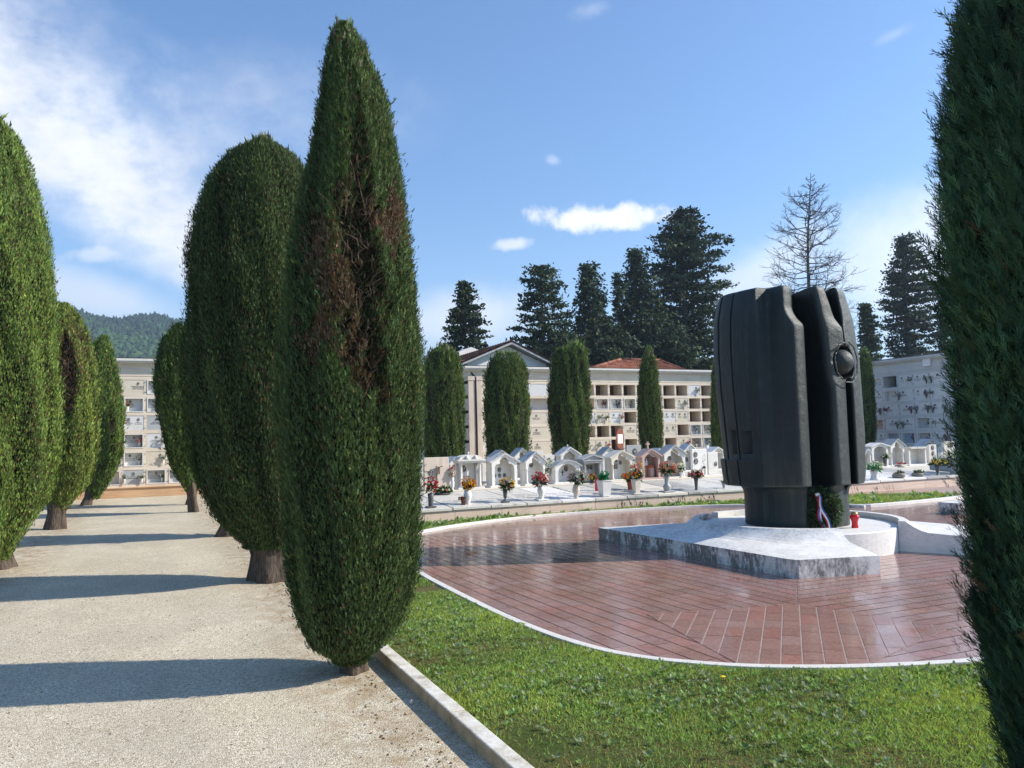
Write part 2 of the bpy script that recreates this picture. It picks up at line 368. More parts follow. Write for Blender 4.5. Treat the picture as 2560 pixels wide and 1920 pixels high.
# polished red granite paving: real tiles with open joints
pb = MB(); pb.add([(x, y, .0065) for x, y in ((2.4, 2.9), (24, 2.9), (24, 15.6), (2.4, 15.6))], [(0, 1, 2, 3)])
tag(pb.build('plaza_bed', M['joint']), kind='structure')
def clip(poly, a, b, c):                           # keep a*x+b*y<=c
    out = []
    for i in range(len(poly)):
        p, q = poly[i], poly[(i+1) % len(poly)]; dp, dq = a*p[0]+b*p[1]-c, a*q[0]+b*q[1]-c
        if dp <= 0: out.append(p)
        if dp*dq < 0: t = dp/(dp-dq); out.append((p[0]+t*(q[0]-p[0]), p[1]+t*(q[1]-p[1])))
    return out
TV, TT, TC = [], [], []
trng = random.Random(3)
def tiles(ang, org, bounds, planes, z, w=.165, g=.011, inside=None):
    ca, sa = math.cos(ang), math.sin(ang); a0, a1, b0, b1 = bounds; k = 0
    b = b0
    while b < b1:
        a = a0-trng.random()*.4
        while a < a1:
            L = trng.uniform(.22, .42); q = [(a, b+g/2), (a+L-.005, b+g/2), (a+L-.005, b+w-g/2), (a, b+w-g/2)]; a += L
            pl = [(org[0]+ca*x-sa*y, org[1]+sa*x+ca*y) for x, y in q]
            for (na, nb, nc) in planes:
                pl = clip(pl, na, nb, nc)
                if len(pl) < 3: break
            if len(pl) < 3: continue
            cx = sum(p[0] for p in pl)/len(pl); cy = sum(p[1] for p in pl)/len(pl)
            if inside and not inside(cx, cy): continue
            u = trng.random(); v = .90+.20*trng.random()
            c = (.315, .178, .143) if u < .70 else ((.330, .164, .130) if u < .84 else ((.31, .19, .157) if u < .96 else (.325, .20, .170)))
            n = len(TV); tilt = [trng.uniform(-.0005, .0005) for _ in range(3)]
            for x, y in pl: TV.append((x, y, z+tilt[0]+tilt[1]*(x-cx)+tilt[2]*(y-cy))); TC.append([k_*v for k_ in c])
            for i in range(1, len(pl)-1): TT.append((n, n+i, n+i+1))
        b += w
def hp(p, q, s=1.):                                # half plane left (s=1) of p->q
    dx, dy = q[0]-p[0], q[1]-p[1]; a, b = dy*s, -dx*s; l = math.hypot(a, b); a, b = a/l, b/l
    return (a, b, a*p[0]+b*p[1]-.004)
MIT = ((6.48, 6.75), (5.53, 5.76)); MI2 = ((6.3, 10.9), (3.3, 14.2))
vis = lambda x, y: 2.7 < x < 18.5 and 3.3 < y < 15.3
tiles(math.radians(91), (0, 0), (2.5, 16, -6.6, -2.3), [hp(MIT[0], MIT[1], -1.), hp(MI2[0], MI2[1], 1.)], .011, inside=vis)
tiles(math.radians(-1), (0, 0), (1.5, 6.9, 2.9, 7.2), [hp(MIT[0], MIT[1], 1.), (1, 0, 6.5)], .011, inside=vis)
tiles(math.radians(-1), (0, 0), (6, 19, 2.9, 15.8), [(-1, 0, -6.505)], .011, inside=vis)
tiles(math.radians(1), (0, 0), (2.5, 8.0, 10.5, 15.6), [hp(MI2[0], MI2[1], -1.), (1, 0, 6.5)], .0125, inside=lambda x, y: vis(x, y) and y > 10.8)
KITE = [(5.53, 5.76), (4.09, 6.15), (3.60, 3.80), (5.93, 4.48)]
kb = MB(); kb.add([(x, y, .0125) for x, y in KITE], [tuple(range(4))]); tag(kb.build('plaza_bed_insert', M['joint']), kind='structure')
tiles(math.radians(46.2), (0, 0), (3, 9, -2.5, 2.5), [hp(KITE[i], KITE[(i+1) % 4], 1.) for i in range(4)], 0.0148, w=.146, g=.012, inside=lambda x, y: True)
tag(link('plaza', np_mesh('plaza', TV, TT, [M['tile']], np.array(TC))), kind='structure')

def kerb_tag(o, lab): return tag(o, lab, 'kerb')
kerb_tag(ribbon(NEARS, -.0, -.075, 0, .046).build('plaza_edging', M['marble_old'], bevel=.004), 'thin white marble strip curving between the near lawn and the red paving')
kerb_tag(ribbon(FARS, .0, .075, 0, .06).build('plaza_edging', M['marble_old'], bevel=.006), 'curved white kerb between the red paving and the grass strip before the graves')
FR = smooth_line([(13.52, 12.6), (13.62, 12.2), (14.58, 12.16), (15.86, 12.27), (17.2, 12.44), (18.1, 12.9)], 1)
kerb_tag(ribbon(FR, .0, .10, 0, .075).build('plaza_edging', M['marble_clean'], bevel=.006), 'white kerb along the grass island behind the sculpture on the right')
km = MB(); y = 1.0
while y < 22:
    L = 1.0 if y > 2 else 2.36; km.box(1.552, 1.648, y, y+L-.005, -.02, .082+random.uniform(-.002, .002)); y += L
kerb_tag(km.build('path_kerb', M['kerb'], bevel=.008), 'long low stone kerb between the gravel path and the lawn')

# grass
def grass():
    def field(poly, dens, hh, ww, seed, yel=0.):
        r = np.random.default_rng(seed); P = np.array(poly); lo, hi = P.min(0), P.max(0)
        n = int((hi-lo).prod()*dens); Q = lo+(hi-lo)*r.random((n, 2)); Q = Q[pts_in_poly(Q, poly)]
        # patchy growth
        f = np.sin(Q[:, 0]*2.1+1.3*np.sin(Q[:, 1]*1.7))*np.sin(Q[:, 1]*2.6+1.1*np.sin(Q[:, 0]*2.3))+.5*np.sin(Q[:, 0]*7.1+Q[:, 1]*3.3)*np.sin(Q[:, 1]*6.3-Q[:, 0]*2.)
        bare = np.exp(-((Q[:, 0]-1.78)/.14)**2)*(.5+.5*np.sin(Q[:, 1]*2.2+.5))+np.exp(-((Q[:, 0]-1.9)/.22)**2-((Q[:, 1]-3.75)/.5)**2); keep = r.random(len(Q)) < np.clip(.74+.22*f-.75*bare, .12, 1); Q, f = Q[keep], f[keep]
        n = len(Q); h = hh*(.5+.9*r.random(n))*(1+.2*f); a = r.random(n)*2*PI; le = .3+1.1*r.random(n)
        A = nrm(np.stack([np.cos(a)*le, np.sin(a)*le, np.ones(n)], 1)); t = r.random(n)*2*PI
        B = nrm(np.cross(A, np.stack([np.cos(t), np.sin(t), .2*np.ones(n)], 1))); N = np.cross(A, B)
        tm = (np.array([[-.5, 0, 0], [.5, 0, 0], [.42, .55, .1], [-.42, .55, .1], [0, 1., .35]]), np.array([[0, 1, 2], [0, 2, 3], [3, 2, 4]]))
        tv = tm[0].copy(); k = 5; V = np.stack([Q[:, 0], Q[:, 1], np.full(n, LAWN_Z-.004)], 1)[:, None, :] + A[:, None, :]*(tv[None, :, 1:2]*h[:, None, None]) + B[:, None, :]*tv[None, :, 0:1]*(ww*(.7+.7*r.random(n)))[:, None, None] + N[:, None, :]*tv[None, :, 2:3]*h[:, None, None]
        T = (np.arange(n)[:, None, None]*k+tm[1][None]).reshape(-1, 3)
        g = np.array([.275, .40, .12]) ; big = np.sin(Q[:, 0]*1.3+2*np.sin(Q[:, 1]*.9+1))*np.sin(Q[:, 1]*1.6+1.5*np.sin(Q[:, 0]*1.1)); c = g*(.62+.75*r.random((n, 1)))*(1+.18*big[:, None])*np.stack([1+.12*f, 1+.02*f, 1-.08*f], 1); dry = r.random(n) < .13+.22*(f < -.35)+.25*np.clip(bare, 0, 1)[keep]+yel; c[dry] = np.array([.24, .20, .09])*(.6+.7*r.random((dry.sum(), 1)))
        yl = r.random(n) < .25; c[yl] = c[yl]*np.array([1.35, 1.15, .8])
        return V.reshape(-1, 3), T, np.repeat(c, k, 0)
    def weeds(poly, dens, size, seed):
        r = np.random.default_rng(seed); P = np.array(poly); lo, hi = P.min(0), P.max(0); n = int((hi-lo).prod()*dens); Q = lo+(hi-lo)*r.random((n, 2)); Q = Q[pts_in_poly(Q, poly)]
        cl = np.sin(Q[:, 0]*3.1+2*np.sin(Q[:, 1]*1.3))+np.sin(Q[:, 1]*2.7+Q[:, 0]); Q = Q[r.random(len(Q)) < np.clip(.5+.35*cl, .1, 1)]
        m = 6; n = len(Q); C = np.repeat(Q, m, 0); a = (np.repeat(r.random(n)*2*PI, m)+np.tile(np.arange(m)*2*PI/m, n)+r.normal(0, .35, n*m)); el = r.uniform(.12, 1.0, n*m)
        A = np.stack([np.cos(a)*np.cos(el), np.sin(a)*np.cos(el), np.sin(el)], 1); tw = r.normal(0, .35, n*m)
        B = nrm(np.stack([-np.sin(a), np.cos(a), tw], 1)); N = nrm(np.cross(B, A))
        tm = (np.array([[0, 0, 0], [-.2, .4, .08], [.2, .4, .08], [-.24, .7, .06], [.24, .7, .06], [0, 1, -.06]]), np.array([[0, 2, 1], [1, 2, 4], [1, 4, 3], [3, 4, 5]]))
        S = np.repeat(size*(.5+.9*r.random(n)), m)*(.7+.5*r.random(n*m)); P3 = np.stack([C[:, 0], C[:, 1], np.full(n*m, LAWN_Z+.008)+.015*r.random(n*m)], 1)
        c = np.array([.19, .29, .095])*(.7+.7*np.repeat(r.random((n, 1)), m, 0)); gy = np.repeat(r.random(n) < .4, m); c[gy] = np.array([.25, .30, .19])*(.75+.5*r.random((gy.sum(), 1)))
        return spray_mesh(P3, A, B, N, S, tm, c)
    near = [(1.66, 2.3), (4.2, 2.0), (5.6, 2.4), (5.6, 3.60)] + [tuple(p) for p in reversed(offset(NEARS, -.085)) if p[0] < 5.6 and p[1] < 8.2] + [(1.66, 8.2)]
    mid = [(1.66, 8.2)] + [tuple(p) for p in reversed(offset(NEARS, -.085)) if p[1] >= 8.2] + [(3.9, 15.0), (1.66, 15.0)]
    back = [tuple(p) for p in offset(FARS, .075) if p[0] < 12.2] + [(12.3, GRAVE_Y(12.3)-.02), (9, GRAVE_Y(9)-.02), (4.1, GRAVE_Y(4.1)-.02)]
    parts = [field(near, 15000, .030, .0036, 1), field(mid, 1500, .045, .010, 2), field(back, 6000, .036, .010, 3), field(ISL, 3200, .045, .012, 4, .08),
             weeds(near, 300, .028, 5), weeds(back, 60, .09, 6), weeds(ISL, 30, .09, 7)]
    V, T, C = [], [], []; o = 0
    for v, t, c in parts: V.append(v); T.append(t+o); C.append(c); o += len(v)
    tag(link('grass', np_mesh('grass', np.concatenate(V), np.concatenate(T), [M['grass']], np.concatenate(C))), kind='stuff')
grass()
def litter():
    r = np.random.default_rng(12); n = 5200; y = 2.2+11*r.random(n)**1.8; x = -3.2+4.7*r.random(n); edge = r.random(n) < .35; x[edge] = np.where(r.random(edge.sum()) < .6, 1.42-np.abs(r.normal(0, .16, edge.sum())), -1.9+r.normal(0, .35, edge.sum()))
    a = r.random(n)*2*PI; A = np.stack([np.cos(a), np.sin(a), .1*r.normal(size=n)], 1); B = np.stack([-np.sin(a), np.cos(a), .2*r.normal(size=n)], 1); N = np.cross(A, B)
    tm = (np.array([[-.5, -.4, 0], [.5, -.45, 0], [.55, .4, 0], [-.4, .5, 0], [0, 0, .55], [.2, .1, .5]]), np.array([[0, 1, 4], [1, 2, 5], [1, 5, 4], [2, 3, 4], [2, 4, 5], [3, 0, 4]]))
    st = np.array([.50, .45, .37])*(.5+.8*r.random((n, 1))); lf = edge & (r.random(n) < .6); st[lf] = np.array([.17, .10, .05])*(.6+.8*r.random((lf.sum(), 1)))
    V, T, tn = spray_mesh(np.stack([x, y, np.full(n, .001)], 1), A, B, N, .005+.012*r.random(n)**2, tm, st); tag(link('loose_stones', np_mesh('loose_stones', V, T, [M['leaf']], tn)), kind='stuff')
litter()
def dandelion():
    p = ground(1808, 1714, LAWN_Z)
    o = empty('dandelion', (p[0], p[1], LAWN_Z), 0, 'single small yellow flower in the near lawn', 'flower')
    M['yellow'] = plain('yellow_petal', (.75, .52, .02), .6, .1)
    m = MB(); m.tube([(0, 0, 0), (.004, 0, .05)], .0015, 5); m.build('stem', M['lawn'], o)
    m = MB(); m.lathe([(.002, .048), (.014, .052), (.018, .058), (.008, .062)], seg=12); m.build('flower_head', M['yellow'], o)
dandelion()
def pebble():
    p = ground(1030, 1760); m = MB(); m.lathe([(.004, 0), (.014, .004), (.017, .012), (.012, .022), (.004, .026)], seg=9)
    tag(m.build('pebble', M['vase_beige'], smooth=True, loc=(p[0], p[1], 0)), 'pale round pebble on the gravel beside the kerb', 'pebble')
pebble()

# ---------------------------------------------------------------- far hill
def hill():
    r = np.random.default_rng(5); azs = np.radians(np.linspace(-16, 24, 260)); ds = np.linspace(330, 900, 60)
    pts = [(-250, 560), (40, 628), (145, 655), (200, 672), (270, 685), (330, 692), (390, 703), (500, 718), (650, 750), (900, 800), (1100, 840)]
    rs = [ray(x*DS, y*DS) for x, y in pts]; kx = np.array([math.atan2(q[0], q[1]) for q in rs]); ky = np.array([math.degrees(math.asin(q[2]/np.linalg.norm(q))) for q in rs])-.45
    def hz(az, d):
        rid = 720*np.tan(np.radians(np.interp(az, kx, ky))); t = np.clip((d-330)/(720-330), 0, 1); s = t*t*(3-2*t)*.6+t*.4
        return rid*s*np.where(d > 720, 1-((d-720)/400)**2, 1)+2.5*np.sin(az*60+d*.02)*t+4*np.sin(az*23+1)*t
    A, D = np.meshgrid(azs, ds); Z = hz(A, D); V = np.stack([np.sin(A)*D, np.cos(A)*D, Z-1], -1).reshape(-1, 3)
    n, m = A.shape; i = np.arange(n*m).reshape(n, m); q = np.stack([i[:-1, :-1], i[:-1, 1:], i[1:, 1:], i[1:, :-1]], -1).reshape(-1, 4)
    T = np.concatenate([q[:, [0, 1, 2]], q[:, [0, 2, 3]]])
    t = MT('forest_floor'); t.set(t.ramp(t.noise(.06, 4), [(.3, (.02, .035, .012)), (.7, (.035, .05, .02))]), .95, .1)
    tag(link('hills', np_mesh('hills', V, T, [t.m])), kind='structure')
    N = 17000; az = np.radians(r.uniform(-9, 16, N)); d = 340+400*np.sqrt(r.random(N)); z = hz(az, d)
    P = np.stack([np.sin(az)*d, np.cos(az)*d, z+1.5], 1); up = np.tile([0, 0, 1.], (N, 1)); a = r.random(N)*2*PI
    Ax = np.stack([np.cos(a), np.sin(a), 0*a], 1); Bx = np.cross(up, Ax)
    con = r.random(N) < np.where(d > 600, .45, .08)
    # lumpy crown: 3 rings + tip
    tv = [(0, 0, 1.15)]; 
    for k, (rr, zz) in enumerate(((.55, .95), (.95, .45), (.8, -.2))):
        for j in range(7): w = 2*PI*(j+.5*k)/7; tv.append((rr*math.cos(w), rr*math.sin(w), zz))
    tt = [(0, 1+j, 1+(j+1) % 7) for j in range(7)]
    for k in range(2):
        for j in range(7): a_, b_ = 1+7*k+j, 1+7*k+(j+1) % 7; tt += [(a_, a_+7, b_), (b_, a_+7, b_+7)]
    tv = np.array(tv); S = r.uniform(1.5, 3.2, N); J = tv[None]*(1+.28*r.normal(size=(N, len(tv), 1)))
    sx = np.where(con, .55, 1.)[:, None, None]; sz = np.where(con, 1.5, 1.)[:, None, None]
    V = P[:, None]+S[:, None, None]*(J[..., 0:1]*sx*Ax[:, None]+J[..., 1:2]*sx*Bx[:, None]+J[..., 2:3]*sz*up[:, None])
    T = (np.arange(N)[:, None, None]*len(tv)+np.array(tt)[None]).reshape(-1, 3)
    c = np.array([.045, .085, .022])*(.6+.8*r.random((N, 1))); c[con] = np.array([.028, .050, .022])*(.7+.6*r.random((con.sum(), 1)))
    tag(link('hillside_forest', np_mesh('hillside_forest', V.reshape(-1, 3), T, [M['conifer']], np.repeat(c, len(tv), 0))), kind='stuff')
hill()
# ---------------------------------------------------------------- trees
def leaf_template(pairs, w=.13, droop=.0):
    v, t = [], []
    def tri(a, b, hw):
        a, b = np.array(a), np.array(b); d = b-a; p = np.array([-d[1], d[0], 0]); p = p/(np.linalg.norm(p)+1e-9)*hw; n = len(v)
        m = a*.45+b*.55; v.extend([a, m-p, m+p, b]); t.extend([(n, n+1, n+3), (n, n+3, n+2)])
    tri((0, -.05, 0), (0, 1.0, .05), w*.42)
    for i in range(pairs):
        f = (i+.4)/(pairs+.3); L = .42*(1-.45*f)
        for s in (-1, 1): tri((0, f*.85, 0), (s*L*.62, f*.85+L*.85, .05*s*(1 if i % 2 else -1)), w*.36)
    return np.array(v, float), np.array(t)
T_FINE, T_NEAR, T_MID, T_FAR = leaf_template(4, .10), leaf_template(3, .12), leaf_template(2, .22), leaf_template(1, .34)
def wave(r, th, z, fr, fz, k=4):
    o = 0
    for i in range(k): o = o+np.sin(th*int(r.integers(max(1, fr-2), fr+3))+z*fz*r.uniform(.5, 1.4)+r.random()*6.28)
    return o/k
def cypress(label, px, base, outline, n, L, tmpl, seed, trunk=.16, ztrunk=.3, green=(.060, .100, .028), dry=None, lobes=(.07, .05), stems=3, group=None, wisps=.0, name='cypress_tree', plume=.42, pw=.040, fuzz=1.25, dep=None, brownish=.03):
    """clipped cypress; outline = [(y, xl, xr)] on the display grid, turned into heights and radii in the plane of the trunk"""
    r = np.random.default_rng(seed); dp = dep or base
    zs, of, ra = [], [], []; hv = np.array([base[0], base[1], 0.]); hv /= np.linalg.norm(hv); lat = np.array([hv[1], -hv[0], 0.])
    for y, xl, xr in outline:
        a, b = at_dep(xl*DS, y*DS, dp), at_dep(xr*DS, y*DS, dp); c = (a+b)/2
        zs.append(c[2]); of.append((c-np.array([base[0], base[1], 0])) @ lat); ra.append(np.linalg.norm(b-a)/2)
    o_ = np.argsort(zs); zs, of, ra = np.array(zs)[o_], np.array(of)[o_], np.array(ra)[o_]; z0, z1 = zs[0], zs[-1]
    st = r.bit_generator.state
    def surf(th, z, fine=True):
        r2 = np.random.default_rng(seed+99); m = 1+1.3*lobes[0]*wave(r2, th, z, 4, .9)+1.5*lobes[1]*wave(r2, th, z, 11, 2.2)+.022*np.sin(z*2.3+seed)+.016*np.sin(z*5.1+seed*2+2*th)
        if fine: m = m+.025*wave(r2, th, z, 23, 7.)
        R = np.interp(z, zs, ra)*m
        if dry is not None: R = R-dry(rel(th), z)[1]*np.interp(z, zs, ra)
        return R
    tocam = math.atan2(-hv[1], -hv[0])
    def rel(th):                                   # angle from the side facing the path's near end, positive to the right
        return (th-tocam+PI) % (2*PI)-PI
    root = empty(name, (base[0], base[1], 0), 0, label, 'tree', group)
    # surface sprays gathered into upright plumes
    zz = np.linspace(z0, z1, 400); w = np.interp(zz, zs, ra)+.05; cdf = np.cumsum(w); cdf /= cdf[-1]
    per = 34; m_ = n//per; Lp = plume*(.7+1.1*r.random(m_)); zp = np.interp(r.random(m_), cdf, zz); tp = r.random(m_)*2*PI; tl = r.normal(0, .09, m_); ap = r.normal(0, .026, m_)-.01; gp = r.random(m_) < .13; ap[gp] -= .09; cp = r.normal(0, 1, m_)
    pi_ = r.integers(0, m_, n); tq = r.random(n)-.5; lt = r.normal(0, 1, n)
    z = np.clip(zp[pi_]+tq*Lp[pi_], z0-.02, z1); Rz = np.interp(z, zs, ra)+.03; th = tp[pi_]+(tq*Lp[pi_]*tl[pi_]+lt*pw)/Rz
    R = surf(th, z)*(1+ap[pi_]+.05*tq-.014*np.abs(lt)); inn = r.random(n)**2.5*.16; fz = r.random(n) < .028; R = R-L*.22+fz*r.random(n)*L*fuzz
    keep = np.ones(n, bool)
    if dry is not None: d = dry(rel(th), z); keep = r.random(n) > d[2]*.8
    z, th, R, inn, pi_ = z[keep], th[keep], R[keep], inn[keep], pi_[keep]; n = len(z)
    out = np.stack([np.cos(th), np.sin(th), np.zeros(n)], 1); C = np.stack([np.interp(z, zs, of)*lat[0], np.interp(z, zs, of)*lat[1], z], 1)
    S = L*(.55+.9*r.random(n)); P = C+out*((R*(1-inn)-S*.30)[:, None]); P[:, 2] -= S*.3
    topf = np.clip((z-z1+.5)/.5, 0, 1)
    A = nrm(np.array([0, 0, 1.])[None]+out*(.34+.26*r.normal(size=(n, 1)))*(1-.4*topf[:, None])+.22*r.normal(size=(n, 3)))
    if dry is not None: dd = dry(rel(th), z)[2]; A = nrm(A+dd[:, None]*(out*1.0+r.normal(size=(n, 3))*.6))
    B = nrm(np.cross(A, out+.55*r.normal(size=(n, 3)))); N = np.cross(A, B)
    lo = wave(np.random.default_rng(seed+5), th, z, 5, 1.6)+.7*wave(np.random.default_rng(seed+6), th, z, 14, 4.)
    c = np.array(green)[None]*(1+.16*lo[:, None])*(1+.24*np.clip(cp[pi_], -2, 2)[:, None])*(.6+.8*r.random((n, 1)))
    yl = r.random(n) < .22+.2*lo; c[yl] *= np.array([1.28, 1.11, .82])
    br = r.random(n) < brownish*(1+2*(lo < -.8)); c[br] = np.array([.15, .085, .045])*(.6+.8*r.random((br.sum(), 1)))
    if dry is not None:
        p = dry(rel(th), z)[0]; b = r.random(n) < p; c[b] = np.where(r.random((b.sum(), 1)) < .62, np.array([.15, .085, .050]), np.array([.21, .155, .105]))*(.5+.9*r.random((b.sum(), 1)))
    V, T, tn = spray_mesh(P, A, B, N, S, (tmpl[0]*np.array([.56, 1, 1]), tmpl[1]), np.clip(c, .004, .6))
    if wisps > 0:                                  # loose upright shoots on the top
        m = int(wisps); tz = z1-.02-r.random(m)**1.5*.7; a = r.random(m)*2*PI; q = np.interp(tz, zs, ra)*np.sqrt(r.random(m)); ofz = np.interp(tz, zs, of)
        P2 = np.stack([ofz*lat[0]+q*np.cos(a), ofz*lat[1]+q*np.sin(a), tz], 1); A2 = nrm(np.array([0, 0, 1.])+.22*r.normal(size=(m, 3))); B2 = nrm(np.cross(A2, r.normal(size=(m, 3)))); S2 = L*(1.2+1.6*r.random(m))
        c2 = np.array(green)*(.9+.9*r.random((m, 1)))*np.array([1.25, 1.15, 1.2]); tw = r.random(m) < .3; c2[tw] = np.array([.17, .13, .09])*(.7+.6*r.random((tw.sum(), 1)))
        V2, T2, t2 = spray_mesh(P2, A2, B2, np.cross(A2, B2), S2, (tmpl[0]*np.array([.55, 1, 1]), tmpl[1]), c2); T = np.concatenate([T, T2+len(V)]); V = np.concatenate([V, V2]); tn = np.concatenate([tn, t2])
    if dry is not None:                            # bare dead twigs in the hollow
        tw = MB(); rt_ = random.Random(seed); k_ = 0
        for _ in range(4000):
            zq = rt_.uniform(z0+.3, z1-.3); tq_ = tocam+rt_.uniform(-.9, .9); hq = float(dry(np.array([rel(tq_)]), np.array([zq]))[2][0])
            if rt_.random() > hq*.55: continue
            rq = float(np.interp(zq, zs, ra)); oq = float(np.interp(zq, zs, of)); c_ = np.array([oq*lat[0], oq*lat[1], zq]); o_ = np.array([math.cos(tq_), math.sin(tq_), 0]); p_ = c_+o_*rq*rt_.uniform(.62, .74); d_ = o_*rt_.uniform(.3, .9)+np.array([rt_.gauss(0, .5), rt_.gauss(0, .5), rt_.uniform(.1, .9)]); l_ = rq*rt_.uniform(.18, .42); q_ = p_+d_*l_*.55+np.array([0, 0, rt_.gauss(0, .02)])
            tw.tube([p_, q_, q_+d_*l_*.4+np.array([rt_.gauss(0, .03), rt_.gauss(0, .03), .02])], [.006*rq/.5, .004*rq/.5, .0015], 4); k_ += 1
            if k_ > 130: break
        if tw.v: tw.build('dead_twigs', M['dead_wood'], root)
    # twiggy core
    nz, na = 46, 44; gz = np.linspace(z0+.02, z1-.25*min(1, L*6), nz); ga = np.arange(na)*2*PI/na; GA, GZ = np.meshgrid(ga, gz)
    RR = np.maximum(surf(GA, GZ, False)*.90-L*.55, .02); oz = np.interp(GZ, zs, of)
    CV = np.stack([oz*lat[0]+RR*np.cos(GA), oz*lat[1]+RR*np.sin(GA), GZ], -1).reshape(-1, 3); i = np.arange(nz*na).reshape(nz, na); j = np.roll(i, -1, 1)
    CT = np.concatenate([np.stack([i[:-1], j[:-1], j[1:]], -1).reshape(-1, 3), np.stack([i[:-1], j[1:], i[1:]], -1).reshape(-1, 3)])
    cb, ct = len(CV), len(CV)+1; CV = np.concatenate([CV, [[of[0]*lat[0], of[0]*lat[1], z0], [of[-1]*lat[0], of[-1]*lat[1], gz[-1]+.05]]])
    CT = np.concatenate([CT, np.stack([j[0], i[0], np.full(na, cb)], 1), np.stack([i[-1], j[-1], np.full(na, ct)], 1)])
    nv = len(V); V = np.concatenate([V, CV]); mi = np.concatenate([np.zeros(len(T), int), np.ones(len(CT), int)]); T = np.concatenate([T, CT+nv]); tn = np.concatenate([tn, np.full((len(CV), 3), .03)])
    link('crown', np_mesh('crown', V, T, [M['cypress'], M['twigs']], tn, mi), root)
    # fluted trunk
    m = MB(); seg = 22; vs = []; hs = np.linspace(-.03, ztrunk+.45, 9); rt = random.Random(seed)
    ph = [rt.random()*6.28 for _ in range(3)]
    for k, hh in enumerate(hs):
        f = hh/(ztrunk+.45); rr = trunk*(1.02-.27*min(1, f*3) if f < .33 else .75+.6*(f-.33))
        for s in range(seg):
            a = 2*PI*s/seg; q = rr*(1+.16*math.sin(stems*a+ph[0]+f)+.09*math.sin((stems+2)*a+ph[1]-f)+.05*math.sin(9*a+ph[2])); vs.append((of[0]*lat[0]*f+q*math.cos(a), of[0]*lat[1]*f+q*math.sin(a), hh))
    fs = [(k*seg+s, k*seg+(s+1) % seg, (k+1)*seg+(s+1) % seg, (k+1)*seg+s) for k in range(8) for s in range(seg)]
    m.add(vs, fs); m.build('trunk', M['bark'], root, True)
    return root

M['dead_wood'] = mk_bark('dead_wood', (.12, .075, .05), (.26, .19, .14))
# the big cypress in the middle, with its dead brown side
BLOBS = [  # u, z, half widths, brown, hollow
    (.10, 3.55, .20, .34, .35, .55), (.14, 3.05, .32, .42, .55, .90), (.22, 2.62, .26, .36, .50, 1.0), (.30, 2.28, .20, .22, .60, .75), (.70, 3.22, .34, .17, .95, .10), (-.48, 3.02, .30, .22, .75, .10),
    (-.22, 2.72, .30, .20, .95, .25), (-.40, 2.36, .26, .14, .80, .15), (.12, 2.30, .26, .16, .90, .30), (.30, 1.98, .13, .13, .85, .45), (.10, 3.95, .14, .22, .25, .35), (-.05, 3.35, .30, .16, .5, .4)]
def dry_c1(ph, z):
    ph = np.asarray(ph, float); z = np.asarray(z, float); u = np.sin(ph)*np.where(np.abs(ph) < PI/2, 1, 4)
    uu = u+.09*np.sin(z*9+u*11)+.06*np.sin(z*23-u*17); zz = z+.08*np.sin(u*13+z*4)+.05*np.sin(u*31-z*9); br = 0*z; ho = 0*z
    for bu, bz, ru, rz, b_, h_ in BLOBS:
        d = np.sqrt(((uu-bu)/(ru*1.1))**2+((zz-bz)/(rz*1.12))**2); k = np.clip((1.15-d)/.40, 0, 1); br = np.maximum(br, k*b_); ho = np.maximum(ho, k*h_)
    return np.clip(br, 0, .95), ho*.27, np.clip(ho*.95, 0, 1)
cypress('tall tapering cypress with a dead brown hollow in its middle, nearest the path', 0, (1.32, 5.73),
        [(y_, a_-(8 if y_ > 300 else 3), b_+3) for y_, a_, b_ in [(24, 728, 758), (45, 716, 772), (75, 704, 794), (100, 702, 800), (150, 694, 825), (200, 688, 845), (300, 672, 862), (400, 655, 876), (500, 640, 886), (600, 627, 898), (750, 612, 908), (900, 606, 912), (1000, 610, 912), (1100, 617, 909), (1200, 622, 904), (1270, 634, 893), (1330, 648, 872), (1380, 672, 840), (1400, 700, 812), (1412, 725, 795)]],
        185000, .043, T_MID, 21, trunk=.10, ztrunk=.10, dry=dry_c1, wisps=260, lobes=(.05, .04), green=(.080, .124, .047))
cypress('broad dark round-topped cypress on a thick fluted trunk behind the tapering one', 0, (1.372, 10.05),
        [(y_, a_+13, b_-6) for y_, a_, b_ in [(284, 545, 580), (300, 520, 610), (330, 480, 652), (400, 432, 690), (480, 406, 706), (560, 393, 716), (700, 392, 722), (800, 394, 722), (900, 399, 720), (1000, 412, 710), (1060, 428, 700), (1110, 452, 682), (1150, 490, 655), (1175, 515, 640)]],
        215000, .049, T_FAR, 22, trunk=.27, ztrunk=.42, stems=5, wisps=220, green=(.062, .096, .037), lobes=(.05, .06))
cypress('bright green cypress cut by the edge of the photo, left of the path', 0, (-1.94, 13.2),
        [(y_, a_, b_-14) for y_, a_, b_ in [(240, -40, 15), (270, -75, 38), (300, -95, 55), (400, -140, 90), (500, -165, 104), (600, -180, 118), (750, -185, 126), (900, -180, 119), (1000, -165, 110), (1100, -140, 92), (1150, -110, 62), (1205, -75, 32), (1236, -45, 14)]],
        165000, .062, T_FAR, 23, trunk=.19, ztrunk=.3, wisps=200, green=(.148, .222, .058), brownish=.05)
def dry_l2(ph, z):
    u = np.sin(ph)*np.where(np.abs(ph) < PI/2, 1, 3); w = np.interp(z, [2.2, 2.6, 3.2, 3.8, 4.2], [0, .3, .36, .28, 0]); h = np.clip((w-np.abs(u-.05))/.12, 0, 1)*(w > .01)
    w2 = np.interp(z, [2.6, 3.2, 4.0, 4.5], [0, .5, .7, 0]); b = np.clip((w2-np.abs(u-.35))/.3, 0, 1)*(w2 > .01); return np.clip(.7*h+.45*b, 0, 1), h*.28, h*.6
